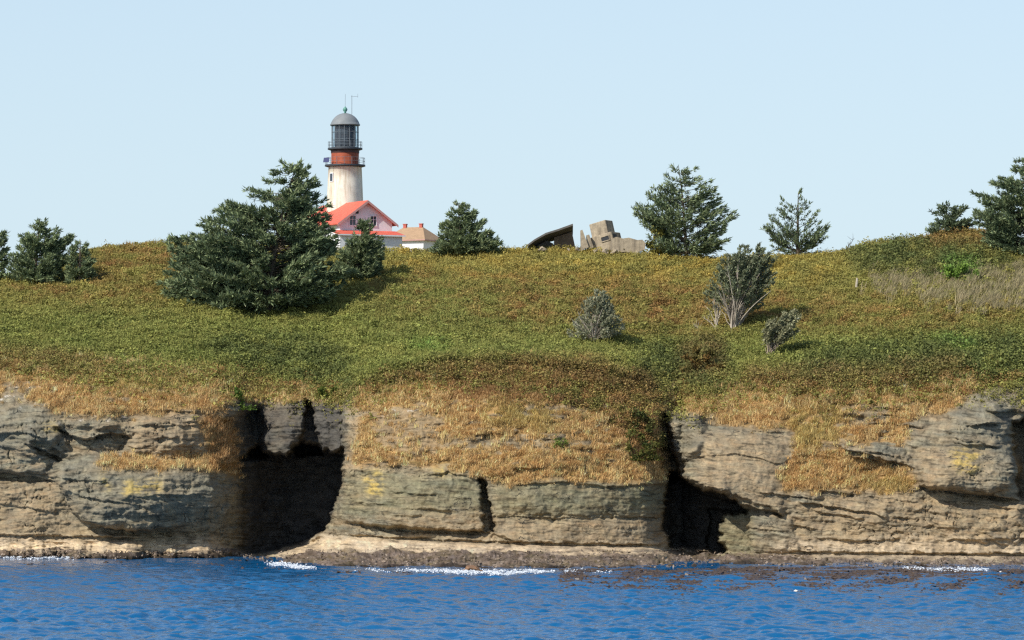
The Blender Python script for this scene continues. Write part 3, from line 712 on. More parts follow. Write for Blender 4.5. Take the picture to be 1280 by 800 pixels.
hp = hb[idx] + R.normal(0, 0.26, (m, 3)) * np.array([1.3, 1, 0.6]); hp[:, 2] += hh * np.clip(0.55 + 0.5 * fbm(hx / 16, hy / 8, 247, 2), 0.2, 1.2)[idx]
hnrm = R.normal(0, 0.7, (m, 3)); hnrm[:, 2] += 0.6; hnrm[:, 1] -= 0.3; hnrm /= np.linalg.norm(hnrm, axis=1, keepdims=True)
vv, ff, cc = leaf_tris(hp, hnrm, R.uniform(0.09, 0.26, m), np.clip(1.4 * hcol[idx] * (0.7 + 0.5 * hh)[:, None], 0.004, 0.5))
ht_ = link('heath', np_mesh('heath', vv, ff, cc), M_leaf)
tag(ht_, 'brown and dark green heath creeping over the brow of the cliff', 'heath', kind='stuff')

# weed and barnacles on the rocks between the tides
sx_ = R.uniform(-80, 1360, 12000); b0_ = line([(-160, 688), (160, 690), (185, 690), (280, 688), (330, 698), (360, 692), (430, 688), (640, 690), (880, 690), (905, 695), (960, 690), (1000, 696), (1100, 700), (1280, 699), (1440, 699)], sx_)
sy_ = b0_ + (wl_j(sx_) + 1 - b0_) * R.random(12000) ** 0.8
kk = fbm(sx_ / 26, sy_ / 3, 251, 4) > 0.08
sx_, sy_ = sx_[kk], sy_[kk]
sp = unproject(sx_, sy_, samp(YD, sx_, sy_)); m = len(sp); sp[:, 2] += R.uniform(0.0, 0.45, m)
snr = R.normal(0, 0.6, (m, 3)); snr[:, 2] += 0.7; snr[:, 1] -= 0.4; snr /= np.linalg.norm(snr, axis=1, keepdims=True)
scl = pick([lin(66, 54, 42), lin(132, 116, 102), lin(46, 40, 34), lin(160, 146, 130), lin(112, 94, 62)], [R.random(m), R.random(m) * 1.2, R.random(m), R.random(m) ** 3, R.random(m) * 0.6])
vv, ff, cc = leaf_tris(sp, snr, R.uniform(0.08, 0.38, m), scl * 1.3)
sw = link('seaweed', np_mesh('seaweed', vv, ff, cc), mat_tint('seaweed', 0.6, 0, spec=0.4))
tag(sw, 'brown seaweed and barnacles on the rock shelf just above the water', 'seaweed', kind='stuff')

# pale reedy band on the right of the slope
Z_reed = zone([[(1080, 350), (1150, 346), (1280, 340), (1440, 340), (1440, 384), (1200, 384), (1110, 370)]], 6) * np.clip(0.45 + 1.8 * fbm(GX / 16, GY / 8, 231, 3), 0.03, 1)
n_t = 1700
tx, ty = scatter_mask(Z_reed, n_t)
tb_ = unproject(tx, ty, samp(YD, tx, ty))
tcol = 1.15 * pick([lin(172, 158, 124), lin(140, 126, 96), lin(120, 120, 78)], [R.random(n_t), R.random(n_t), R.random(n_t) * 0.8])
idx = np.repeat(np.arange(n_t), 12); m = len(idx)
b0 = tb_[idx] + R.normal(0, 0.25, (m, 3)) * np.array([1, 1, 0.3])
lean = R.normal(0, 0.22, (m, 3)); lean[:, 0] += 0.35; lean[:, 2] = -0.05
vv, ff, cc = blades(b0, R.uniform(0.7, 1.6, m), lean, tcol[idx] * np.exp(R.normal(0, 0.2, m))[:, None], R.uniform(0.02, 0.045, m))
rd = link('reeds', np_mesh('reeds', vv, ff, cc), M_grass)
tag(rd, 'band of pale grey reedy stalks below the dark shrub mound on the right', 'reeds', kind='stuff')

# ------------------------------------------------------------------ trees
def tube(path, r0, r1, sides=5):
    """tapered tube along path (n,3) -> verts, quads"""
    path = np.asarray(path, float); n = len(path)
    tan = np.gradient(path, axis=0); tan /= np.linalg.norm(tan, axis=1, keepdims=True) + 1e-9
    u, v = rot_frames(tan)
    rads = np.linspace(r0, r1, n)[:, None]
    rings = [path + (u * math.cos(2 * math.pi * k / sides) + v * math.sin(2 * math.pi * k / sides)) * rads for k in range(sides)]
    V = np.stack(rings, 1).reshape(-1, 3)
    i = np.arange(n - 1)[:, None] * sides; k = np.arange(sides)[None, :]; k2 = (k + 1) % sides
    Fq = np.stack([i + k, i + k2, i + sides + k2, i + sides + k], -1).reshape(-1, 4)
    return V, Fq

class Acc:
    def __init__(s): s.v, s.f, s.c, s.n = [], [], [], 0
    def add(s, v, f, c):
        s.v.append(v); s.f.append(f + s.n); s.c.append(np.broadcast_to(c, v.shape).copy()); s.n += len(v)
    def build(s, name, mat, parent, smooth=False):
        return link(name, np_mesh(name, np.concatenate(s.v), np.concatenate(s.f), np.concatenate(s.c), smooth), mat, parent)

def bez(a, b, c, n):
    t = np.linspace(0, 1, n)[:, None]
    return a * (1 - t) ** 2 + 2 * b * t * (1 - t) + c * t * t

def twigs(nodes, dirs, per, length, width, colA, colB, spread=0.5, up=0.25):
    """needle sprays: flat elongated diamonds fanning about the node's direction"""
    n = len(nodes) * per
    c = np.repeat(nodes, per, 0) + R.normal(0, length * 0.16, (n, 3))
    d = np.repeat(dirs, per, 0) + R.normal(0, spread, (n, 3)); d[:, 2] += up
    d /= np.linalg.norm(d, axis=1, keepdims=True)
    L = length * R.uniform(0.55, 1.25, n)[:, None]; W = width * R.uniform(0.7, 1.4, n)[:, None]
    nn = R.normal(0, 0.6, (n, 3)); nn[:, 2] += 0.6
    s = np.cross(d, nn); s /= np.linalg.norm(s, axis=1, keepdims=True) + 1e-9
    p = np.stack([c, c + d * L * 0.45 + s * W, c + d * L, c + d * L * 0.45 - s * W], 1).reshape(-1, 3)
    k = R.random(n)[:, None]
    col = (colA * (1 - k) + colB * k) * np.exp(R.normal(0, 0.2, n))[:, None]
    return p, np.arange(n * 4).reshape(-1, 4), np.repeat(col, 4, 0)

SPR_D, SPR_L = lin(60, 74, 56), lin(126, 136, 96)
def tree(label, px0, py0, outline, n_limb, apex=None, cat='tree', name='spruce_tree', group=None, base=None, thick=0.75,
         rise=(0.15, 0.55), leaf_from=0.35, per=8, tw=(0.66, 0.075), cA=SPR_D, cB=SPR_L, bark=lin(98, 88, 74), limb_r=0.05, trunk_r=0.3,
         fan=False, step=0.34, wind=0.25, edge=0.55, stems=1, updir=0.25, bare=0, spread=0.5):
    g = ground(px0, py0) if base is None else base
    s = g.y / F
    # the outline is measured against the photo with the base at (px0, py0)
    ax, az = (0.0, 0.0)
    root = thing(name, label, cat, g, 0, group)
    poly = [((x - px0) * s, (py0 - y) * s) for x, y in outline]
    xs = np.array([p[0] for p in poly]); zs = np.array([p[1] for p in poly])
    if apex is None:
        k = int(zs.argmax()); apx = (xs[k], zs[k])
    else: apx = ((apex[0] - px0) * s, (py0 - apex[1]) * s)
    wood, fol = Acc(), Acc()
    # trunk(s)
    tops = [np.array([apx[0] * 0.97, 0, apx[1] * 0.96])]
    trunk = bez(np.array([0, 0, -0.6]), np.array([apx[0] * 0.15, 0, apx[1] * 0.5]), tops[0], 12)
    if not fan:
        v, f = tube(trunk, trunk_r, 0.04, 7); wood.add(v, f, bark)
    pts = []
    zt = np.linspace(zs.min(), zs.max(), 60)
    # local half widths by height
    samplesX = np.linspace(xs.min(), xs.max(), 160)
    gx, gz = np.meshgrid(samplesX, zt); ins = inpoly(poly, gx, gz)
    lo = np.where(ins.any(1), samplesX[np.argmax(ins, 1)], 0); hi = np.where(ins.any(1), samplesX[len(samplesX) - 1 - np.argmax(ins[:, ::-1], 1)], 0)
    guard = 0
    while len(pts) < n_limb and guard < 400000:
        guard += 1
        x = random.uniform(xs.min(), xs.max()); z = random.uniform(zs.min(), zs.max())
        if not inpoly(poly, np.array([x]), np.array([z]))[0]: continue
        k = min(59, max(0, int((z - zs.min()) / (zs.max() - zs.min()) * 59)))
        c, hw = (lo[k] + hi[k]) / 2, max((hi[k] - lo[k]) / 2, 0.2)
        fx = max(-1, min(1, (x - c) / hw)); ty = hw * thick * math.sqrt(max(0, 1 - fx * fx))
        y = random.uniform(-1, 1)
        y = math.copysign(abs(y) ** 0.6, y) * ty
        if random.random() < edge and (abs(fx) < 0.6 and abs(y) < ty * 0.6): continue
        pts.append((x, y, z))
    nodes, dirs = [], []
    for x, y, z in pts:
        e = np.array([x, y, z])
        if fan:
            r = np.array([random.gauss(0, 0.018 * zs.max()), random.gauss(0, 0.018 * zs.max()), -0.2])
            mid = r * 0.5 + e * 0.5 + np.array([-0.25 * e[0] + random.gauss(0, 0.15), 0, 0.10 * z])
        else:
            hd_ = math.hypot(x, y)
            zr = max(0.05 * zs.max(), min(apx[1] * 0.93, z - random.uniform(*rise) * hd_))
            q = zr / max(apx[1], 0.1); i = min(11, max(0, int(q * 11)))
            r = trunk[i] * 1.0; r[2] = zr
            mid = (r + e) / 2; mid[2] = r[2] + (e[2] - r[2]) * 0.25
        L = np.linalg.norm(e - r)
        if L < 0.3: continue
        nseg = max(4, int(L / 0.8))
        path = bez(r, mid, e, nseg + 1)
        path[1:-1] += R.normal(0, 0.035 * min(L, 4), path[1:-1].shape)
        v, f = tube(path, limb_r * (0.6 + 0.12 * L), 0.015, 4); wood.add(v, f, bark * random.uniform(0.75, 1.3))
        # side twigs carry the foliage
        cnt = max(2, int(L * (1 - leaf_from) / step))
        tt = leaf_from + (1 - leaf_from) * (np.arange(cnt) + R.random(cnt)) / cnt
        fi = tt * nseg; i0 = np.minimum(fi.astype(int), nseg - 1); w = (fi - i0)[:, None]
        pp = path[i0] * (1 - w) + path[i0 + 1] * w
        dd = path[i0 + 1] - path[i0]; dd /= np.linalg.norm(dd, axis=1, keepdims=True) + 1e-9
        dd[:, 0] += wind
        # a short side spray either side of the limb
        sd = np.cross(dd, np.array([0, 0, 1.0])); sd /= np.linalg.norm(sd, axis=1, keepdims=True) + 1e-9
        taper = (1.2 - 1.05 * tt)[:, None]
        for sg in (-1, 0, 1):
            off = sd * sg * taper * R.uniform(0.1, 0.75, (cnt, 1)) * min(1.0, 0.25 * L + 0.2)
            nodes.append(pp + off + R.normal(0, 0.05, pp.shape)); dirs.append(dd + sd * sg * 0.45)
    if nodes:
        nodes = np.concatenate(nodes); dirs = np.concatenate(dirs)
        v, f, c = twigs(nodes, dirs, per, tw[0], tw[1], cA, cB, spread=spread, up=updir)
        # clumps of lighter and darker growth
        cl = 1 + 0.35 * fbm(np.repeat(nodes[:, 0], per * 4) / 1.3 + np.repeat(nodes[:, 1], per * 4) / 2, np.repeat(nodes[:, 2], per * 4) / 1.1, 301, 2)
        fol.add(v, f, np.clip(1.55 * c * cl[:, None], 0.004, 0.5))
    # bare dead sticks
    for k in range(bare):
        a = random.uniform(0.1, 0.9); tip = np.array([random.uniform(xs.min(), xs.max()) * 0.8, random.uniform(-1.0, -0.3) * abs(xs).max() * 0.6, random.uniform(0.3, 0.75) * zs.max()])
        r = np.array([random.gauss(0, 0.2), random.gauss(-0.1, 0.2), 0.0])
        path = bez(r, (r + tip) / 2 + R.normal(0, 0.3, 3) + np.array([-tip[0] * .2, 0, 0]), tip, 7)
        v, f = tube(path, 0.13, 0.025, 4); wood.add(v, f, lin(196, 184, 166) * random.uniform(0.7, 1.1))
        for j in range(4):
            i = random.randint(2, 5); d = R.normal(0, 0.5, 3); d[2] = abs(d[2]); pth = bez(path[i], path[i] + d * 0.4, path[i] + d + np.array([0.3, 0, 0.3]), 4)
            v, f = tube(pth, 0.045, 0.012, 4); wood.add(v, f, lin(160, 148, 130) * random.uniform(0.7, 1.1))
    if wood.n: wood.build('trunk', M_bark, root, True)
    if fol.n: fol.build('crown', M_needle, root)
    return root

GT = 'spruces growing on the hill'
tree('large dark wedge-shaped windswept spruce on the slope left of the lighthouse', 335, 392,
     [(208, 388), (198, 345), (208, 318), (208, 298), (238, 288), (256, 268), (280, 252), (298, 238), (322, 232), (336, 210), (352, 200), (366, 197), (382, 206), (396, 214), (404, 232), (418, 240), (410, 262), (418, 285), (428, 300), (424, 330), (446, 338), (440, 352), (414, 374), (385, 384), (340, 395), (270, 398)],
     440, apex=(372, 197), group=GT, thick=0.55, rise=(0.1, 0.45), per=8, tw=(0.8, 0.085), limb_r=0.055, trunk_r=0.45, step=0.42)
tree('small bushy spruce between the large windswept spruce and the white annex', 446, 352,
     [(420, 352), (418, 320), (430, 300), (442, 288), (452, 274), (464, 278), (468, 292), (480, 300), (478, 318), (484, 330), (470, 345), (450, 355)],
     175, apex=(455, 275), group=GT, thick=0.7)
tree('bushy dark spruce in front of the tan hip-roofed house', 575, 320,
     [(534, 318), (540, 306), (548, 296), (550, 282), (560, 268), (570, 254), (578, 253), (590, 262), (597, 268), (590, 278), (608, 276), (600, 290), (618, 288), (626, 302), (628, 310), (600, 318)],
     170, apex=(573, 253), group=GT)
tree('tall broad spruce beside the collapsed concrete, with long swept branches on its right', 858, 322,
     [(822, 320), (800, 306), (812, 290), (788, 268), (790, 260), (812, 252), (806, 240), (826, 224), (836, 208), (852, 202), (870, 208), (888, 214), (884, 222), (902, 226), (896, 238), (906, 246), (900, 256), (916, 262), (924, 272), (908, 286), (912, 300), (894, 318)],
     185, apex=(848, 203), group=GT, thick=0.6, tw=(0.75, 0.075), wind=0.5, edge=0.55, rise=(0.3, 0.7), updir=0.08, per=5, step=0.42)
tree('thin see-through spruce with upswept open branches on the skyline', 997, 320,
     [(956, 318), (962, 300), (952, 288), (956, 268), (970, 258), (974, 244), (988, 246), (998, 236), (1016, 244), (1012, 258), (1034, 262), (1028, 276), (1042, 284), (1040, 298), (1024, 306), (1020, 318)],
     80, apex=(998, 238), group=GT, thick=0.5, tw=(0.6, 0.065), per=4, rise=(0.7, 1.1), wind=0.3, step=0.4, cB=lin(112, 122, 86), updir=0.35)
tree('feathery spruce at the far left with branches swept to the right', 44, 355,
     [(4, 352), (10, 325), (20, 300), (38, 284), (46, 270), (56, 276), (62, 288), (80, 280), (72, 296), (94, 294), (84, 312), (90, 325), (78, 340), (80, 356)],
     150, apex=(50, 270), group=GT, wind=0.45, rise=(0.3, 0.8))
tree('small rounded spruce right of the feathery spruce at the far left', 100, 355,
     [(82, 354), (80, 325), (88, 310), (100, 298), (110, 302), (114, 318), (120, 334), (118, 352)], 80, group=GT, thick=0.8)
tree('spruce cut off by the left edge of the photo', -8, 352,
     [(-40, 352), (-44, 320), (-20, 296), (-4, 290), (10, 288), (16, 300), (10, 315), (10, 345)], 90, apex=(0, 288), group=GT, base=ground(-8, 352))
tree('large dark spruce cut off by the right edge of the photo', 1282, 322,
     [(1222, 300), (1232, 284), (1210, 276), (1214, 262), (1226, 258), (1212, 240), (1236, 244), (1240, 222), (1262, 216), (1272, 198), (1300, 184), (1330, 205), (1344, 240), (1360, 275), (1350, 312), (1290, 326), (1250, 318)],
     260, apex=(1300, 186), group=GT, thick=0.6, wind=0.1)
tree('small pale spruce on the mound left of the large spruce at the right edge', 1182, 294,
     [(1152, 292), (1160, 275), (1164, 260), (1184, 254), (1196, 258), (1214, 254), (1212, 270), (1222, 280), (1218, 294)], 75, apex=(1184, 256), group=GT, cB=lin(112, 122, 90), tw=(0.6, 0.09), per=5)
GW = 'windswept trees on the open slope'
tree('windswept half-bare spruce with grey stems, the tallest on the open slope', 918, 412,
     [(880, 378), (874, 366), (884, 354), (894, 340), (900, 328), (910, 314), (928, 306), (948, 303), (964, 314), (976, 322), (966, 334), (978, 346), (966, 358), (968, 372), (956, 384), (944, 388), (934, 372), (916, 362), (898, 370)],
     125, apex=(940, 308), fan=True, leaf_from=0.70, bark=lin(178, 166, 150), limb_r=0.06, name='windswept_tree', cA=lin(66, 74, 56), cB=lin(120, 124, 94), group=GW, bare=14, thick=0.6, tw=(0.45, 0.07), step=0.26, edge=0.3, per=5, wind=0.2, spread=0.85)
tree('low windswept shrub alone in the middle of the slope', 742, 426,
     [(704, 420), (708, 408), (722, 398), (728, 380), (742, 362), (770, 354), (764, 370), (768, 388), (782, 398), (786, 412), (776, 422), (750, 428), (720, 424)],
     105, apex=(755, 355), fan=True, leaf_from=0.62, bark=lin(172, 160, 142), limb_r=0.035, name='windswept_tree', cA=lin(88, 94, 74), cB=lin(146, 144, 116), group=GW, thick=0.7, tw=(0.42, 0.065), step=0.28, bare=7, edge=0.3, per=5, wind=0.2, spread=0.85)
tree('small leaning tree with a pale bent trunk, lowest on the slope', 962, 446,
     [(950, 420), (956, 406), (972, 394), (990, 384), (1002, 390), (1000, 402), (1006, 412), (990, 420), (974, 424)],
     52, apex=(996, 388), fan=True, leaf_from=0.55, bark=lin(168, 152, 132), limb_r=0.04, name='windswept_tree', cA=lin(88, 92, 68), cB=lin(140, 136, 104), group=GW, thick=0.7, tw=(0.45, 0.08), step=0.22, edge=0.2, per=6, wind=0.3, spread=0.8)

def dead_tree(label, px0, py0, tips, name='dead_tree', r0=0.12, group=None, col=lin(188, 176, 156)):
    g = ground(px0, py0); s = g.y / F
    root = thing(name, label, 'dead tree', g, 0, group)
    w = Acc()
    for tx_, ty_ in tips:
        tip = np.array([(tx_ - px0) * s, random.uniform(-0.8, 0.3), (py0 - ty_) * s])
        r = np.array([random.gauss(0, 0.12), random.gauss(0, 0.1), -0.2])
        path = bez(r, r * 0.5 + tip * 0.5 + np.array([-0.15 * tip[0], 0, 0.15 * tip[2]]), tip, 8) + R.normal(0, 0.03, (8, 3))
        v, f = tube(path, r0, 0.02, 5); w.add(v, f, col * random.uniform(0.8, 1.1))
        for j in range(5):
            i = random.randint(2, 6); d = R.normal(0, 0.45, 3); d[2] = abs(d[2]) + 0.2
            pth = bez(path[i], path[i] + d * 0.5, path[i] + d + np.array([-0.1, 0, 0.25]), 4)
            v, f = tube(pth, r0 * 0.45, 0.012, 4); w.add(v, f, col * random.uniform(0.75, 1.1))
    w.build('trunk', M_bark, root, True)
    return root
dead_tree('bleached bare dead tree in front of the half-bare spruce', 896, 414, [(884, 384), (892, 368), (898, 356), (902, 362), (906, 372), (878, 396), (890, 376)], r0=0.11)
dead_tree('bare bent snag on the skyline right of the thin spruce', 1056, 315, [(1068, 298), (1064, 304)], r0=0.07, col=lin(84, 82, 70))
dead_tree('tiny bleached stick standing in the grass left of the dead tree', 873, 417, [(868, 404), (872, 408)], r0=0.05)

# --- broadleaf bushes
def bush(label, px0, py0, outline, n, cA, cB, thick=0.8, leaf=(0.2, 0.38), name='bush', group=None):
    g = ground(px0, py0); s = g.y / F
    root = thing(name, label, 'bush', g, 0, group)
    poly = [((x - px0) * s, (py0 - y) * s) for x, y in outline]
    xs = np.array([p[0] for p in poly]); zs = np.array([p[1] for p in poly])
    hw = (xs.max() - xs.min()) / 2
    # clumps first, then leaves round them
    cl = []
    while len(cl) < max(10, n // 60):
        x = random.uniform(xs.min(), xs.max()); z = random.uniform(zs.min(), zs.max())
        if inpoly(poly, np.array([x]), np.array([z]))[0]: cl.append((x, random.uniform(-1, 0.6) * hw * thick * 0.6, z))
    cl = np.array(cl)
    i = R.integers(0, len(cl), n)
    p = cl[i] + R.normal(0, 0.26, (n, 3)); p[:, 2] = np.maximum(p[:, 2], 0.02)
    nrm = R.normal(0, 0.7, (n, 3)); nrm[:, 2] += 0.6; nrm /= np.linalg.norm(nrm, axis=1, keepdims=True)
    k = R.random(len(cl))[i][:, None]
    c = (cA * (1 - k) + cB * k) * np.exp(R.normal(0, 0.2, n))[:, None]
    v, f, cc = leaf_tris(p, nrm, R.uniform(*leaf, n), c)
    a = Acc(); a.add(v, f, cc); a.build('foliage', M_leaf, root)
    w = Acc()
    for q in cl[::3]:
        v, f = tube(bez(np.array([0, 0, -0.2]), q * 0.5 + np.array([0, 0, 0.2]), q, 5), 0.05, 0.015, 4); w.add(v, f, lin(96, 80, 60))
    w.build('stem', M_bark, root, True)
    return root
bush('yellow-green bush in front of the tall spruce beside the ruins', 822, 320, [(804, 318), (806, 300), (814, 288), (826, 284), (838, 292), (846, 306), (842, 320)], 1500, lin(92, 96, 40), lin(140, 130, 62))
bush('bright lime-green bush on the slope below the dark mound', 1203, 350, [(1180, 350), (1182, 338), (1196, 331), (1214, 331), (1226, 342), (1224, 350)], 1100, lin(92, 120, 46), lin(126, 150, 66))
bush('green shrub clinging to the right shoulder of the middle bluff', 792, 575, [(772, 572), (776, 548), (790, 536), (806, 545), (826, 562), (832, 578), (810, 580)], 1100, lin(66, 78, 36), lin(112, 108, 52))
bush('dark shrub at the upper right shoulder of the middle bluff', 800, 540, [(780, 540), (784, 520), (800, 512), (816, 524), (818, 540)], 800, lin(70, 80, 40), lin(104, 98, 54))
bush('fresh green shrub at the cliff edge left of the larger cave', 303, 512, [(290, 512), (292, 494), (302, 486), (312, 498), (314, 512)], 600, lin(74, 98, 40), lin(110, 130, 56))
bush('leafy shrub hanging at the top of the larger cave', 415, 498, [(396, 498), (400, 484), (420, 478), (434, 490), (434, 500)], 700, lin(86, 98, 40), lin(128, 130, 58))
bush('little green shrub in the dry grass of the middle bluff', 702, 560, [(694, 560), (696, 550), (706, 548), (712, 558)], 260, lin(84, 104, 44), lin(112, 128, 58), leaf=(0.14, 0.26))
bush('thicket on the brow between the middle bluff and the gully', 880, 470, [(852, 472), (856, 446), (872, 436), (892, 440), (904, 456), (902, 474)], 1300, lin(84, 80, 40), lin(128, 96, 52))

# ------------------------------------------------------------------ hard-surface helpers
def bm_obj(name, bm, mat, parent=None, smooth=False):
    bmesh.ops.recalc_face_normals(bm, faces=bm.faces)
    me = bpy.data.meshes.new(name); bm.to_mesh(me); bm.free()
    if smooth:
        for p in me.polygons: p.use_smooth = True
    return link(name, me, mat, parent)

def add_box(bm, c, s, rot=None):
    m = Matrix.Translation(Vector(c)) @ (rot.to_4x4() if rot is not None else Matrix.Identity(4)) @ Matrix.Diagonal((*s, 1))
    return bmesh.ops.create_cube(bm, size=1, matrix=m)['verts']

def box(name, c, s, mat, parent=None, rot=None, bev=0.0):
    bm = bmesh.new(); add_box(bm, c, s, rot)
    if bev: bmesh.ops.bevel(bm, geom=bm.edges[:], offset=bev, segments=1, affect='EDGES')
    return bm_obj(name, bm, mat, parent)

def lathe(bm, prof, seg=32, cap=True):
    rings = []
    for r, z in prof:
        rings.append([bm.verts.new((r * math.cos(2 * math.pi * k / seg), r * math.sin(2 * math.pi * k / seg), z)) for k in range(seg)])
    for a, b in zip(rings[:-1], rings[1:]):
        for k in range(seg): bm.faces.new((a[k], a[(k + 1) % seg], b[(k + 1) % seg], b[k]))
    if cap:
        bm.faces.new(rings[0][::-1]); bm.faces.new(rings[-1])

def rod(bm, a, b, r, sides=6):
    a, b = Vector(a), Vector(b); d = b - a
    q = d.to_track_quat('Z', 'Y').to_matrix().to_4x4()
    bmesh.ops.create_cone(bm, cap_ends=True, segments=sides, radius1=r, radius2=r, depth=d.length, matrix=Matrix.Translation((a + b) / 2) @ q)

def prism(bm, poly, y0, y1, shear=0.0):
    """polygon in (x, z) run from y0 to y1"""
    a = [bm.verts.new((x, y0, z)) for x, z in poly]; b = [bm.verts.new((x, y1, z)) for x, z in poly]
    n = len(poly)
    bm.faces.new(a); bm.faces.new(b[::-1])
    for i in range(n): bm.faces.new((a[i], b[i], b[(i + 1) % n], a[(i + 1) % n]))

# ------------------------------------------------------------------ lighthouse
M_cream = mat_plain('cream_paint', lin(230, 225, 206), 0.8, 0.14, 1.0, 0.1, stain=lin(172, 150, 112))
M_white = mat_plain('white_paint', (0.78, 0.78, 0.78), 0.75, 0.07, 0.8, 0.05)
M_red = mat_plain('red_roof', lin(214, 100, 76), 0.6, 0.12, 0.8, 0.1)
M_rust = mat_plain('rusty_red', lin(166, 82, 52), 0.7, 0.3, 1.2, 0.1, stain=lin(78, 44, 38))
M_iron = mat_plain('dark_iron', lin(58, 64, 70), 0.6, 0.2, 2.0)
M_lens = mat_plain('dark_lens', lin(44, 54, 64), 0.8, 0.2, 1.0)
M_dome = mat_plain('grey_dome', lin(126, 130, 130), 0.6, 0.15, 1.0)
M_cu = mat_plain('green_copper', lin(96, 148, 132), 0.6, 0.2, 3.0)
M_rail = mat_plain('rail_paint', lin(112, 120, 124), 0.6, 0.1, 2.0)
M_panel = mat_plain('solar_cell', lin(40, 50, 96), 0.7, 0.15, 2.0)
M_dark = mat_plain('dark_opening', (0.02, 0.022, 0.025), 0.7, 0.2, 2.0)
M_hip = mat_plain('tan_shingle', lin(172, 142, 110), 0.9, 0.15, 2.0, 0.2)
M_brickc = mat_plain('red_chimney', lin(188, 100, 86), 0.85, 0.15, 3.0, 0.2)
M_trim = mat_plain('pink_trim', lin(196, 150, 142), 0.7, 0.08, 1.0)
mg, tg, bg_ = new_mat('window_glass')
bg_.inputs['Base Color'].default_value = (0.05, 0.065, 0.08, 1); bg_.inputs['Roughness'].default_value = 0.08
M_glass = mg
ml, tl, bl = new_mat('lantern_glass')
bl.inputs['Base Color'].default_value = (0.9, 0.95, 1, 1); bl.inputs['Roughness'].default_value = 0.05
trn = N(tl, 'ShaderNodeBsdfTransparent'); trn.inputs[0].default_value = (0.78, 0.86, 0.9, 1); mxs = N(tl, 'ShaderNodeMixShader'); mxs.inputs[0].default_value = 0.05
tl.links.new(trn.outputs[0], mxs.inputs[1]); tl.links.new(bl.outputs[0], mxs.inputs[2]); tl.links.new(mxs.outputs[0], tl.nodes['Material Output'].inputs[0])
M_lglass = ml

YL = 606.0; sL = YL / F
gz = crest_point(431, 16).z - 0.3
Zp = lambda py_, Y_=YL: P(431, py_, Y_).z
bx_ = P(431.3, 250, YL)
lh = thing('lighthouse', 'round cream lighthouse tower with rusty red band and dark glazed lantern', 'lighthouse', (bx_.x, YL, gz))
def zl(py_): return Zp(py_) - gz
bm = bmesh.new(); lathe(bm, [(2.95, 0), (2.78, zl(260)), (2.62, zl(225)), (2.52, zl(209)), (2.66, zl(208.6)), (2.66, zl(207))], 40)
bm_obj('tower', bm, M_cream, lh, True).data.polygons.foreach_set('use_smooth', [True] * 0 or [len(p.vertices) == 4 for p in lh.children[0].data.polygons])
def deck(name, pyb, r, th_):
    bm = bmesh.new(); lathe(bm, [(r * 0.8, zl(pyb) - th_ * 1.8), (r, zl(pyb) - th_), (r, zl(pyb))], 40); return bm_obj(name, bm, M_iron, lh)
def railing(pyb, r, h):
    bm = bmesh.new(); z0 = zl(pyb); n = 16
    for k in range(n):
        a = 2 * math.pi * k / n; b = 2 * math.pi * (k + 1) / n
        p = (r * math.cos(a), r * math.sin(a)); q = (r * math.cos(b), r * math.sin(b))
        rod(bm, (*p, z0 - 0.05), (*p, z0 + h), 0.03, 5)
        for fr in (1.0, 0.5): rod(bm, (*p, z0 + h * fr), (*q, z0 + h * fr), 0.025, 5)
    return bm_obj('railing', bm, M_rail, lh)
deck('gallery', 206.2, 3.08, 0.22); railing(206.2, 2.98, 1.05)
bm = bmesh.new(); lathe(bm, [(2.10, zl(206.1)), (2.10, zl(191.2))], 40); bm_obj('drum', bm, M_rust, lh)
bm = bmesh.new(); lathe(bm, [(2.16, zl(191.6)), (2.16, zl(186.8))], 40); bm_obj('drum_band', bm, mat_plain('dark_rust', lin(84, 56, 50), 0.7, 0.3, 1.5), lh)
deck('gallery', 185.2, 2.64, 0.22); railing(185.2, 2.56, 0.95)
z0, z1 = zl(185.1), zl(156)
bm = bmesh.new(); lathe(bm, [(2.0, z0), (2.0, z1)], 16, False); bm_obj('lantern_glass', bm, M_lglass, lh)
bm = bmesh.new()
for k in range(16):
    a = 2 * math.pi * k / 16; rod(bm, (2.03 * math.cos(a), 2.03 * math.sin(a), z0), (2.03 * math.cos(a), 2.03 * math.sin(a), z1), 0.045, 5)
    b = 2 * math.pi * (k + 1) / 16
    for fr in (0.02, 0.36, 0.68, 0.98): rod(bm, (2.03 * math.cos(a), 2.03 * math.sin(a), z0 + (z1 - z0) * fr), (2.03 * math.cos(b), 2.03 * math.sin(b), z0 + (z1 - z0) * fr), 0.035, 5)
bm_obj('glazing_bars', bm, M_rail, lh)
bm = bmesh.new(); lathe(bm, [(1.5, z0), (1.62, z0 + 0.4), (1.62, (z0 + z1) / 2), (1.6, z1 - 0.3), (1.2, z1 - 0.05)], 24); bm_obj('lens', bm, M_lens, lh, True)
bm = bmesh.new()
zd0, zd1 = zl(156.2), zl(141.5); pr = [(2.26, zd0 - 0.1), (2.28, zd0 + 0.08)]
for k in range(9):
    a = k / 8 * math.pi / 2; pr.append((0.10 + 2.12 * (0.62 * math.cos(a) + 0.38 * (1 - k / 8)), zd0 + 0.1 + (zd1 - zd0 - 0.1) * math.sin(a)))
lathe(bm, pr, 32); bm_obj('dome', bm, M_dome, lh, True)
bm = bmesh.new(); zf = zd1 - 0.05
lathe(bm, [(0.22, zf), (0.14, zf + 0.22), (0.30, zf + 0.42), (0.36, zf + 0.62), (0.26, zf + 0.86), (0.07, zf + 1.0), (0.05, zf + 1.15)], 16); bm_obj('finial', bm, M_cu, lh, True)
bm = bmesh.new(); rod(bm, (0, 0, zf + 1.1), (0.02, 0, zl(117.5)), 0.022); bm_obj('antenna', bm, M_rail, lh)
bm = bmesh.new(); xa = (439.6 - 431.3) * sL
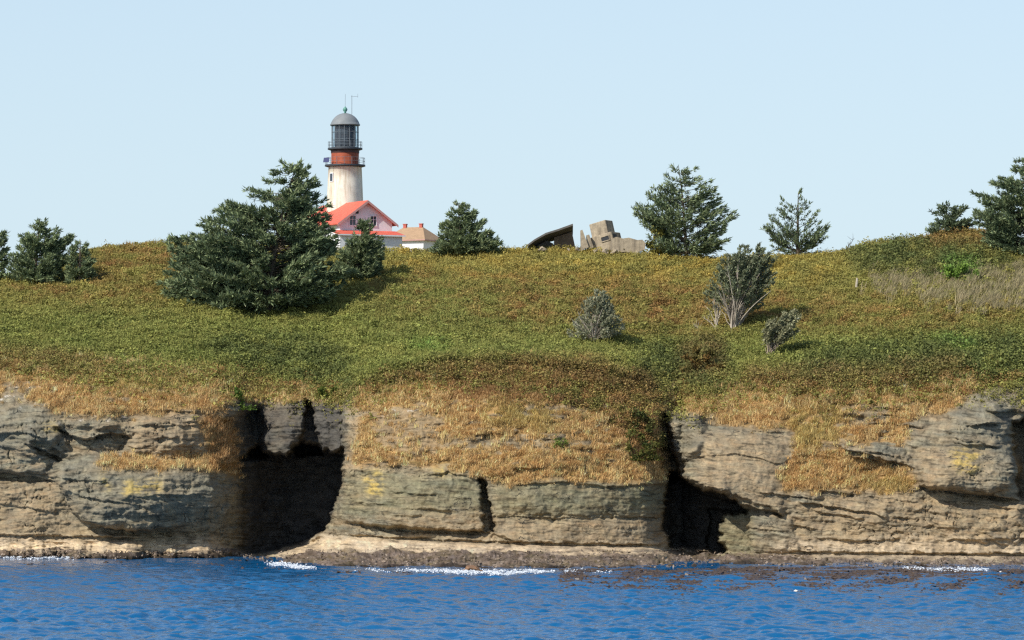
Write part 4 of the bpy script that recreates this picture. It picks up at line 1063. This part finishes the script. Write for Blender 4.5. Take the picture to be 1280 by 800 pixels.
rod(bm, (xa, 0.3, zl(147)), (xa, 0.3, zl(119)), 0.04); rod(bm, (xa - 0.12, 0.3, zl(120.5)), (xa + 0.9, 0.3, zl(120.3)), 0.02); rod(bm, (xa + 0.9, 0.3, zl(122)), (xa + 0.9, 0.3, zl(117)), 0.02); bm_obj('antenna', bm, M_rail, lh)
rt = Matrix.Rotation(rad(-25), 3, 'Z') @ Matrix.Rotation(rad(-20), 3, 'X')
box('solar_panel', ((408.4 - 431.3) * sL, -1.6, zl(200.8)), (0.95, 0.05, 0.75), M_panel, lh, rt)
wa = rad(180 + 42)
wd = box('window', (2.60 * math.cos(wa) * 0.985, 2.60 * math.sin(wa) * 0.985, zl(222.5)), (0.3, 0.75, 1.35), M_white, lh, Matrix.Rotation(wa, 3, 'Z'))
box('pane', (2.72 * math.cos(wa) * 0.995, 2.72 * math.sin(wa) * 0.995, zl(222.5)), (0.06, 0.55, 1.12), M_glass, wd, Matrix.Rotation(wa, 3, 'Z'))

# ------------------------------------------------------------------ keeper's house
al = rad(27)
Yh = 597.0; sH = Yh / F
pk = P(457.5, 250.5, Yh)
gzh = crest_point(457, 8).z - 0.6
house = thing('keepers_house', 'white gabled house with bright red roof at the foot of the lighthouse', 'house', (pk.x, Yh, gzh), al)
# local axes: x along the gable (right and back), y = into the house (back and left)
zr = pk.z - gzh; HWd, LEN = 4.65, 15.8; ze = zr - 3.35
bm = bmesh.new(); prism(bm, [(-HWd + .35, 0), (HWd - .35, 0), (HWd - .35, ze + 0.1), (0, zr - 0.22), (-HWd + .35, ze + 0.1)], 0, LEN); bm_obj('wall', bm, M_white, house)
bm = bmesh.new()
for sg in (-1, 1):
    prism(bm, [(0, zr), (sg * (HWd + 0.3), ze - 0.19), (sg * (HWd + 0.3), ze - 0.37), (0, zr - 0.18)], -0.75, LEN + 0.5)
bm_obj('roof', bm, M_red, house)
for sg in (-1, 1):
    bm = bmesh.new(); prism(bm, [(sg * 0.02, zr - 0.06), (sg * (HWd + 0.34), ze - 0.27), (sg * (HWd + 0.34), ze - 0.62), (sg * 0.02, zr - 0.42)], -0.82, -0.76); bm_obj('bargeboard', bm, M_trim, house)
def window(lx, pyc, w, h):
    zc = P(457, pyc, Yh).z - gzh
    bm = bmesh.new()
    for dx, dz, sx, sz in ((-w / 2, 0, .1, h + .1), (w / 2, 0, .1, h + .1), (0, h / 2, w + .1, .1), (0, -h / 2, w + .2, .12), (0, 0, .05, h), (0, 0.12 * h, w, .05)):
        add_box(bm, (lx + dx, -0.05, zc + dz), (sx, 0.12 + 0.001 * abs(dz) + 0.0007 * abs(dx), sz))
    fr = bm_obj('window', bm, M_white, house)
    box('pane', (lx, -0.012, zc), (w, 0.02, h), M_glass, fr)
k_ = sH / math.cos(al)
window((441 - 457.5) * k_, 276, 1.05, 1.5)
window((466.5 - 457.5) * k_, 276, 1.0, 1.5)
box('vent', ((446.5 - 457.5) * k_, -0.03, P(457, 264, Yh).z - gzh), (0.5, 0.06, 0.8), M_dark, house)
# low wing across the front
zw = P(457, 295, Yh - 3).z - gzh
xw0, xw1 = (424 - 457.5) * k_, (500 - 457.5) * k_
wing = bmesh.new(); add_box(wing, ((xw0 + xw1) / 2 - 1.2, -1.6, zw / 2), (xw1 - xw0, 3.1, zw)); wo_ = bm_obj('wing_wall', wing, M_white, house)
bm = bmesh.new()
rf = [(-3.55, zw + 0.02), (-3.55, zw + 0.2), (-0.02, zw + 0.95), (-0.02, zw + 0.75)]
x0_, x1_ = xw0 - 1.5, xw1 - 0.85
a = [bm.verts.new((x0_, y, z)) for y, z in rf]; b = [bm.verts.new((x1_, y, z)) for y, z in rf]
bm.faces.new(a); bm.faces.new(b[::-1])
for i in range(4): bm.faces.new((a[i], b[i], b[(i + 1) % 4], a[(i + 1) % 4]))
bm_obj('wing_roof', bm, M_red, house)
box('fascia', ((x0_ + x1_) / 2, -3.59, zw + 0.08), (x1_ - x0_, 0.06, 0.2), M_white, house)

# ------------------------------------------------------------------ hip-roofed house
Yq = 648.0; sQ = Yq / F; kq = Yq / 618.0
gq = crest_point(520, 58).z - 1.2
be = rad(-25)
cxq = P(516.5, 300, Yq)
hip = thing('hip_roofed_house', 'low white house with tan hipped roof and two small red chimneys', 'house', (cxq.x, Yq, gq), be)
zeq = P(517, 301, Yq).z - gq; zrq = P(517, 284, Yq).z - gq
hw_, hd2 = 3.35 * kq, 3.2 * kq
wl_ = box('wall', (0, 0, (zeq - 0.05) / 2), (2 * hw_, 2 * hd2, zeq - 0.05), M_white, hip)
bm = bmesh.new(); o_ = 0.5
c4 = [bm.verts.new(p) for p in ((-hw_ - o_, -hd2 - o_, zeq), (hw_ + o_, -hd2 - o_, zeq), (hw_ + o_, hd2 + o_, zeq), (-hw_ - o_, hd2 + o_, zeq))]
r2 = [bm.verts.new((-1.75, 0, zrq)), bm.verts.new((1.75, 0, zrq))]
bm.faces.new((c4[0], c4[1], r2[1], r2[0])); bm.faces.new((c4[2], c4[3], r2[0], r2[1])); bm.faces.new((c4[1], c4[2], r2[1])); bm.faces.new((c4[3], c4[0], r2[0])); bm.faces.new(c4[::-1])
hr = bm_obj('roof', bm, M_hip, hip)
for sx in (-1.45, 1.45):
    bm = bmesh.new(); add_box(bm, (sx, 0, zrq + 0.05), (0.5, 0.5, 0.9)); add_box(bm, (sx, 0, zrq + 0.5), (0.62, 0.62, 0.14)); bm_obj('chimney', bm, M_brickc, hr)
bm = bmesh.new(); add_box(bm, (0, -hd2 - o_ + 0.02, zeq - 0.09), (2 * hw_ + 2 * o_, 0.06, 0.16)); add_box(bm, (hw_ + o_ - 0.02, 0, zeq - 0.095), (0.06, 2 * hd2 + 2 * o_ - .1, 0.16)); bm_obj('gutter', bm, M_trim, hip)
bm = bmesh.new(); ar = [(-0.55, 0), (0.55, 0), (0.55, 1.0)] + [(0.55 * math.cos(math.pi * k / 8), 1.0 + 0.55 * math.sin(math.pi * k / 8)) for k in range(1, 8)] + [(-0.55, 1.0)]
prism(bm, [(x + 2.1, z + gz * 0 + max(0, zeq - 2.9)) for x, z in ar], -hd2 - 0.03, -hd2 + 0.1); bm_obj('doorway', bm, M_conc_dk, hip)

# ------------------------------------------------------------------ ruined concrete emplacement
def chunk(name, label, cat, px0, py0, Y, group=None, rotz=0):
    p = P(px0, py0, Y)
    return thing(name, label, cat, p, rotz, group), Y / F
# toppled roof slab leaning on a broken wall
sl, s_ = chunk('toppled_slab', 'thick concrete roof slab toppled on edge with its dark underside showing', 'ruin', 690, 313, 589)
def L(pts, cx, cy, s): return [((x - cx) * s, (cy - y) * s) for x, y in pts]
top = L([(660, 305.5), (668, 299.5), (682, 291.5), (698, 286.5), (716, 280)], 690, 313, s_)
bot = L([(660.5, 313), (668.5, 308), (683, 299.5), (699, 295.5), (716.5, 290)], 690, 313, s_)
bm = bmesh.new()
tf = [bm.verts.new((x, -1.2, z)) for x, z in top]; tk = [bm.verts.new((x, 2.6, z - 0.9)) for x, z in top]; te = [bm.verts.new((x + .02, -1.25, z - 0.28)) for x, z in top]
bf = [bm.verts.new((x, 2.4, z)) for x, z in bot]; bk = [bm.verts.new((x, 3.8, z - 0.3)) for x, z in bot]
for i in range(4):
    bm.faces.new((tf[i], tf[i + 1], tk[i + 1], tk[i])); bm.faces.new((te[i], te[i + 1], tf[i + 1], tf[i])); bm.faces.new((bf[i], bf[i + 1], te[i + 1], te[i])); bm.faces.new((bk[i], bk[i + 1], bf[i + 1], bf[i])); bm.faces.new((tk[i], tk[i + 1], bk[i + 1], bk[i]))
for i in (0, 4): bm.faces.new((tf[i], tk[i], bk[i], bf[i], te[i]))
bm_obj('slab', bm, M_conc_dk, sl)
bm = bmesh.new(); prism(bm, L([(693, 296), (707, 292), (715, 289), (720, 312), (692, 316)], 690, 313, s_), 1.2, 3.0); bm_obj('broken_wall', bm, mat_plain('brown_concrete', lin(118, 102, 84), 0.9, 0.3, 1.2, 0.4), sl)
bm = bmesh.new(); prism(bm, L([(672, 306), (684, 300), (692, 304), (694, 316), (668, 316)], 690, 313, s_), 1.6, 2.6); bm_obj('broken_wall', bm, M_conc_dk, sl)
# tilted bunker with two slits
bk_, s_ = chunk('tilted_bunker', 'square tan concrete bunker tilted to the left with two dark slits', 'ruin', 756, 314, 588, rotz=rad(-26))
tilt = bpy.data.objects
rotY = Matrix.Rotation(rad(-14), 3, 'Y')
bm = bmesh.new(); add_box(bm, rotY @ Vector((-0.05, 1.6, 1.25)), (3.5, 3.2, 2.6), rotY); bmesh.ops.bevel(bm, geom=bm.edges[:], offset=0.08, segments=1, affect='EDGES'); bm_obj('base_block', bm, M_conc, bk_)
bm = bmesh.new(); add_box(bm, rotY @ Vector((-0.35, 1.7, 3.5)), (2.7, 2.6, 2.1), rotY); bmesh.ops.bevel(bm, geom=bm.edges[:], offset=0.07, segments=1, affect='EDGES'); bm_obj('upper_block', bm, M_conc, bk_)
bm = bmesh.new(); add_box(bm, rotY @ Vector((0.55, 0.0, 1.78)), (1.25, 0.12, 0.62), rotY); f1 = bm_obj('slit', bm, M_dark, bk_)
bm = bmesh.new()
for dx, dz, sx, sz in ((0, 0.36, 1.5, 0.12), (0, -0.36, 1.5, 0.12), (-0.69, 0, 0.12, 0.62), (0.69, 0, 0.12, 0.62)): add_box(bm, rotY @ Vector((0.55 + dx, -0.03, 1.78 + dz)), (sx, 0.2, sz), rotY)
bm_obj('slit_surround', bm, M_conc, f1)
bm = bmesh.new(); add_box(bm, rotY @ Vector((1.71, 0.95, 1.85)), (0.1, 1.2, 0.62), rotY); f2 = bm_obj('slit', bm, M_dark, bk_)
# leaning fins
for i, (pts, lab) in enumerate([([(725.5, 288), (728, 287), (736, 309), (730, 311)], 'thin concrete fin leaning away left of the tilted bunker, the taller of two'), ([(733, 294), (736.5, 293), (742, 309), (738, 311)], 'thin concrete fin squeezed against the tilted bunker, the shorter of two')]):
    o, s_ = chunk('concrete_fin', lab, 'ruin', 732, 313, 587.5 + 0.4 * i, group='leaning concrete fins')
    bm = bmesh.new(); prism(bm, L(pts + [(pts[-1][0] - 4, 315)], 732, 313, s_), 0, 1.4 + i); bm_obj('slab', bm, M_conc, o)
# fallen wall
o, s_ = chunk('fallen_wall', 'long grey broken concrete wall lying right of the tilted bunker', 'ruin', 786, 317, 587)
bm = bmesh.new(); prism(bm, L([(764, 299), (770, 296), (779, 298), (786, 297), (797, 300), (803, 299.5), (807, 304), (806, 312), (794, 316), (778, 315), (766, 318), (762, 310)], 786, 317, s_), 0, 2.2); bm_obj('slab', bm, M_conc, o)
def rock_piece(name, label, cat, px0, py0, Y, size, seed, group=None, mat=M_conc, base=None):
    p = P(px0, py0, Y) if base is None else base
    rg = random.Random(seed)
    bm = bmesh.new(); bmesh.ops.create_icosphere(bm, subdivisions=2, radius=1.0)
    for v in bm.verts:
        d = v.co.copy(); n = 0.75 + 0.3 * math.sin(3.1 * d.x + seed) * math.cos(2.7 * d.z + seed * 2) + rg.uniform(-0.1, 0.1)
        v.co = Vector((d.x * size[0] * n, d.y * size[1] * n, max(d.z, -0.4) * size[2] * n))
    o = bm_obj(name, bm, mat); o.location = p
    return tag(o, label, cat, group)
for i, (x, y, sx, sz, lab) in enumerate([(757, 315, 0.7, 0.75, 'jagged concrete lump at the foot of the tilted bunker'), (768, 315.5, 0.8, 0.6, 'broken concrete lump under the near end of the fallen wall'), (808, 317.5, 0.75, 0.4, 'flat concrete lump beyond the far end of the fallen wall'), (841, 320, 0.75, 0.7, 'pale concrete block in the shade under the tall spruce'), (711, 312.5, 0.3, 0.45, 'small pale lump below the toppled slab'), (678, 312, 0.7, 0.5, 'dark jagged lump under the low end of the toppled slab'), (722, 312, 0.5, 0.5, 'small lump between the toppled slab and the leaning fins'), (796, 317.5, 0.6, 0.55, 'broken lump against the middle of the fallen wall'), (744, 315, 0.55, 0.6, 'lump between the leaning fins and the tilted bunker')]):
    rock_piece('concrete_block', lab, 'concrete block', x, y, 586.5, (sx, 0.6, sz), i + 3, 'lumps of broken concrete')
st = ground(1071, 361)
bm = bmesh.new(); bmesh.ops.create_cone(bm, cap_ends=True, segments=7, radius1=0.22, radius2=0.15, depth=1.6, matrix=Matrix.Translation((0, 0, 0.6)) @ Matrix.Rotation(0.08, 4, 'Y'))
for v in bm.verts:
    if v.co.z > 1: v.co.z += random.uniform(-0.15, 0.15)
o = bm_obj('stump', bm, mat_plain('weathered_wood', lin(176, 166, 146), 0.9, 0.2, 3)); o.location = st
tag(o, 'short weathered grey stump standing in the grass near the dark mound', 'stump')
M_boulder = mat_plain('boulder', lin(130, 98, 70), 0.85, 0.3, 1.2, 0.5)
rock_piece('boulder', 'brown boulder awash in the white surf before the middle bluff', 'boulder', 592, 714, CAM_H * F / (714.5 - HOR), (1.9, 1.4, 0.75), 21, mat=M_boulder)

# ------------------------------------------------------------------ the sea
def wave_field(x, y, seed=3):
    rg = np.random.default_rng(seed); z = np.zeros_like(x); dx_ = np.zeros_like(x); dy_ = np.zeros_like(x)
    for i in range(64):
        lam = 1.1 * (8 / 1.1) ** rg.random(); k = 2 * math.pi / lam
        th_ = rad(248) + rg.normal(0, 0.65)
        a = 0.0200 * lam ** 0.9 * (0.5 + rg.random())
        kx, ky = k * math.cos(th_), k * math.sin(th_); ph = rg.uniform(0, 6.28)
        q = kx * x + ky * y + ph
        z += a * np.sin(q); dx_ += a * math.cos(th_) * np.cos(q); dy_ += a * math.sin(th_) * np.cos(q)
    return z, dx_, dy_
rows = 1150
yy = 250 + (530 - 250) * np.linspace(0, 1, rows) ** 0.92
uu = np.linspace(-0.152, 0.152, 760)
XX = uu[None, :] * yy[:, None]; YY = np.repeat(yy[:, None], len(uu), 1)
zz, ddx, ddy = wave_field(XX, YY)
gust = 0.75 + 0.5 * fbm(XX / 30, YY / 45, 401, 3)
calm = np.interp(YY, [250, 420, 465, 500], [1, 0.9, 0.45, 0.18])
nA = fbm(XX / 3.4 + 0.3 * zz, YY / 4.6, 411, 5, 0.55); nB = ridged(XX / 1.9, YY / 3.0, 417, 3)
zz = 0.42 * zz + 0.34 * nA + 0.07 * nB
zz *= gust * calm
SV = np.stack([XX - 0.3 * ddx * gust, YY - 0.3 * ddy * gust, zz], -1).reshape(-1, 3)
mw, tw_, bw = new_mat('sea_water')
bw.inputs['Base Color'].default_value = (0.002, 0.096, 0.24, 1); bw.inputs['Roughness'].default_value = 0.06; bw.inputs['IOR'].default_value = 1.33
tc = N(tw_, 'ShaderNodeTexCoord'); mp = N(tw_, 'ShaderNodeMapping'); mp.inputs['Scale'].default_value = (1.0, 0.8, 1); tw_.links.new(tc.outputs['Object'], mp.inputs[0])
nz = noise_node(tw_, 2.6, 5, 0.65, mp.outputs[0]); bp = N(tw_, 'ShaderNodeBump'); bp.inputs['Strength'].default_value = 0.4; bp.inputs['Distance'].default_value = 0.14
tw_.links.new(nz.outputs['Fac'], bp.inputs['Height']); tw_.links.new(bp.outputs[0], bw.inputs['Normal'])
sea = link('sea', np_mesh('sea', SV, grid_faces(rows, len(uu)), None, True), mw)
sea['kind'] = 'structure'; sea['label'] = 'rippled deep blue sea'
# open water all round, a little lower than the waves, out to the horizon
bm = bmesh.new()
vs = [bm.verts.new(p) for p in ((-30000, -20000, -0.9), (30000, -20000, -0.9), (30000, 40000, -0.9), (-30000, 40000, -0.9))]; bm.faces.new(vs)
o = bm_obj('open_sea', bm, mw); o['kind'] = 'structure'; o['label'] = 'open sea reaching the horizon'

# foam
M_foam = mat_plain('sea_foam', (0.60, 0.64, 0.67), 0.8, 0.05, 2.0)
def foam_strip(x0, x1, dpy, n, spread, seed):
    rg = np.random.default_rng(seed)
    x = rg.uniform(x0, x1, n); env = np.sin((x - x0) / (x1 - x0) * math.pi)
    y = wl_j(x) + dpy + rg.normal(0, spread, n) * (0.3 + env)
    return x, y
fx, fy = [], []
for i, a in enumerate([(-60, 90, 0.6, 240, 0.5), (334, 390, -0.5, 420, 1.0), (516, 690, 3.0, 900, 1.0), (545, 640, 3.6, 500, 0.6), (1132, 1232, 1.2, 420, 0.6), (440, 520, 2.0, 60, 0.8), (690, 760, 2.6, 60, 1.0)]):
    x, y = foam_strip(*a, 500 + i); fx.append(x); fy.append(y)
fx = np.repeat(np.concatenate(fx), 7); fy = np.repeat(np.concatenate(fy), 7); fx = fx + R.normal(0, 2.6, len(fx)); fy = fy + R.normal(0, 0.75, len(fx))
kp = fbm(fx / 20, fy / 0.9, 431, 4) > 0.02
fx, fy = fx[kp], fy[kp]
fY = CAM_H * F / (fy - HOR)
c = unproject(fx, fy, fY); c[:, 2] = 0.08 + R.uniform(0, 0.16, len(c))
nrm = R.normal(0, 0.5, (len(c), 3)); nrm[:, 2] += 1.3; nrm[:, 1] -= 0.35; nrm /= np.linalg.norm(nrm, axis=1, keepdims=True)
v, f, _ = leaf_tris(c, nrm, R.uniform(0.05, 0.24, len(c)), np.ones((len(c), 3)))
fo = link('sea_foam', np_mesh('sea_foam', v, f), M_foam)
tag(fo, 'white broken surf along the foot of the rock shelf', 'foam', kind='stuff')

# floating kelp
kx = R.uniform(700, 1420, 36000); ky = 709 + np.abs(R.normal(0, 14, 36000))
kx2 = R.uniform(-60, 560, 2500); ky2 = wl_j(kx2) + 2 + np.abs(R.normal(0, 6, 2500))
kx = np.concatenate([kx, kx2]); ky = np.concatenate([ky, ky2])
dens = fbm(kx / 60, ky / 3.0, 441, 4) + 0.15 - np.clip((ky - 735) / 30, 0, 1) - 0.35 * (kx < 700)
kp = (dens > 0.08) & (ky > wl_j(kx))
kx, ky = kx[kp], ky[kp]
c = unproject(kx, ky, CAM_H * F / (ky - HOR)); c[:, 2] = R.uniform(0.02, 0.14, len(c))
nrm = R.normal(0, 0.25, (len(c), 3)); nrm[:, 2] += 1; nrm[:, 1] -= 0.25; nrm /= np.linalg.norm(nrm, axis=1, keepdims=True)
v, f, cc = leaf_tris(c, nrm, R.uniform(0.12, 0.55, len(c)), pick([lin(72, 58, 44), lin(48, 40, 36), lin(96, 78, 58)], [R.random(len(c)), R.random(len(c)), R.random(len(c))]))
ke = link('kelp', np_mesh('kelp', v, f, cc), mat_tint('kelp', 0.35, 0, spec=0.5))
tag(ke, 'brown kelp floating on the water off the right-hand cliff', 'kelp', kind='stuff')
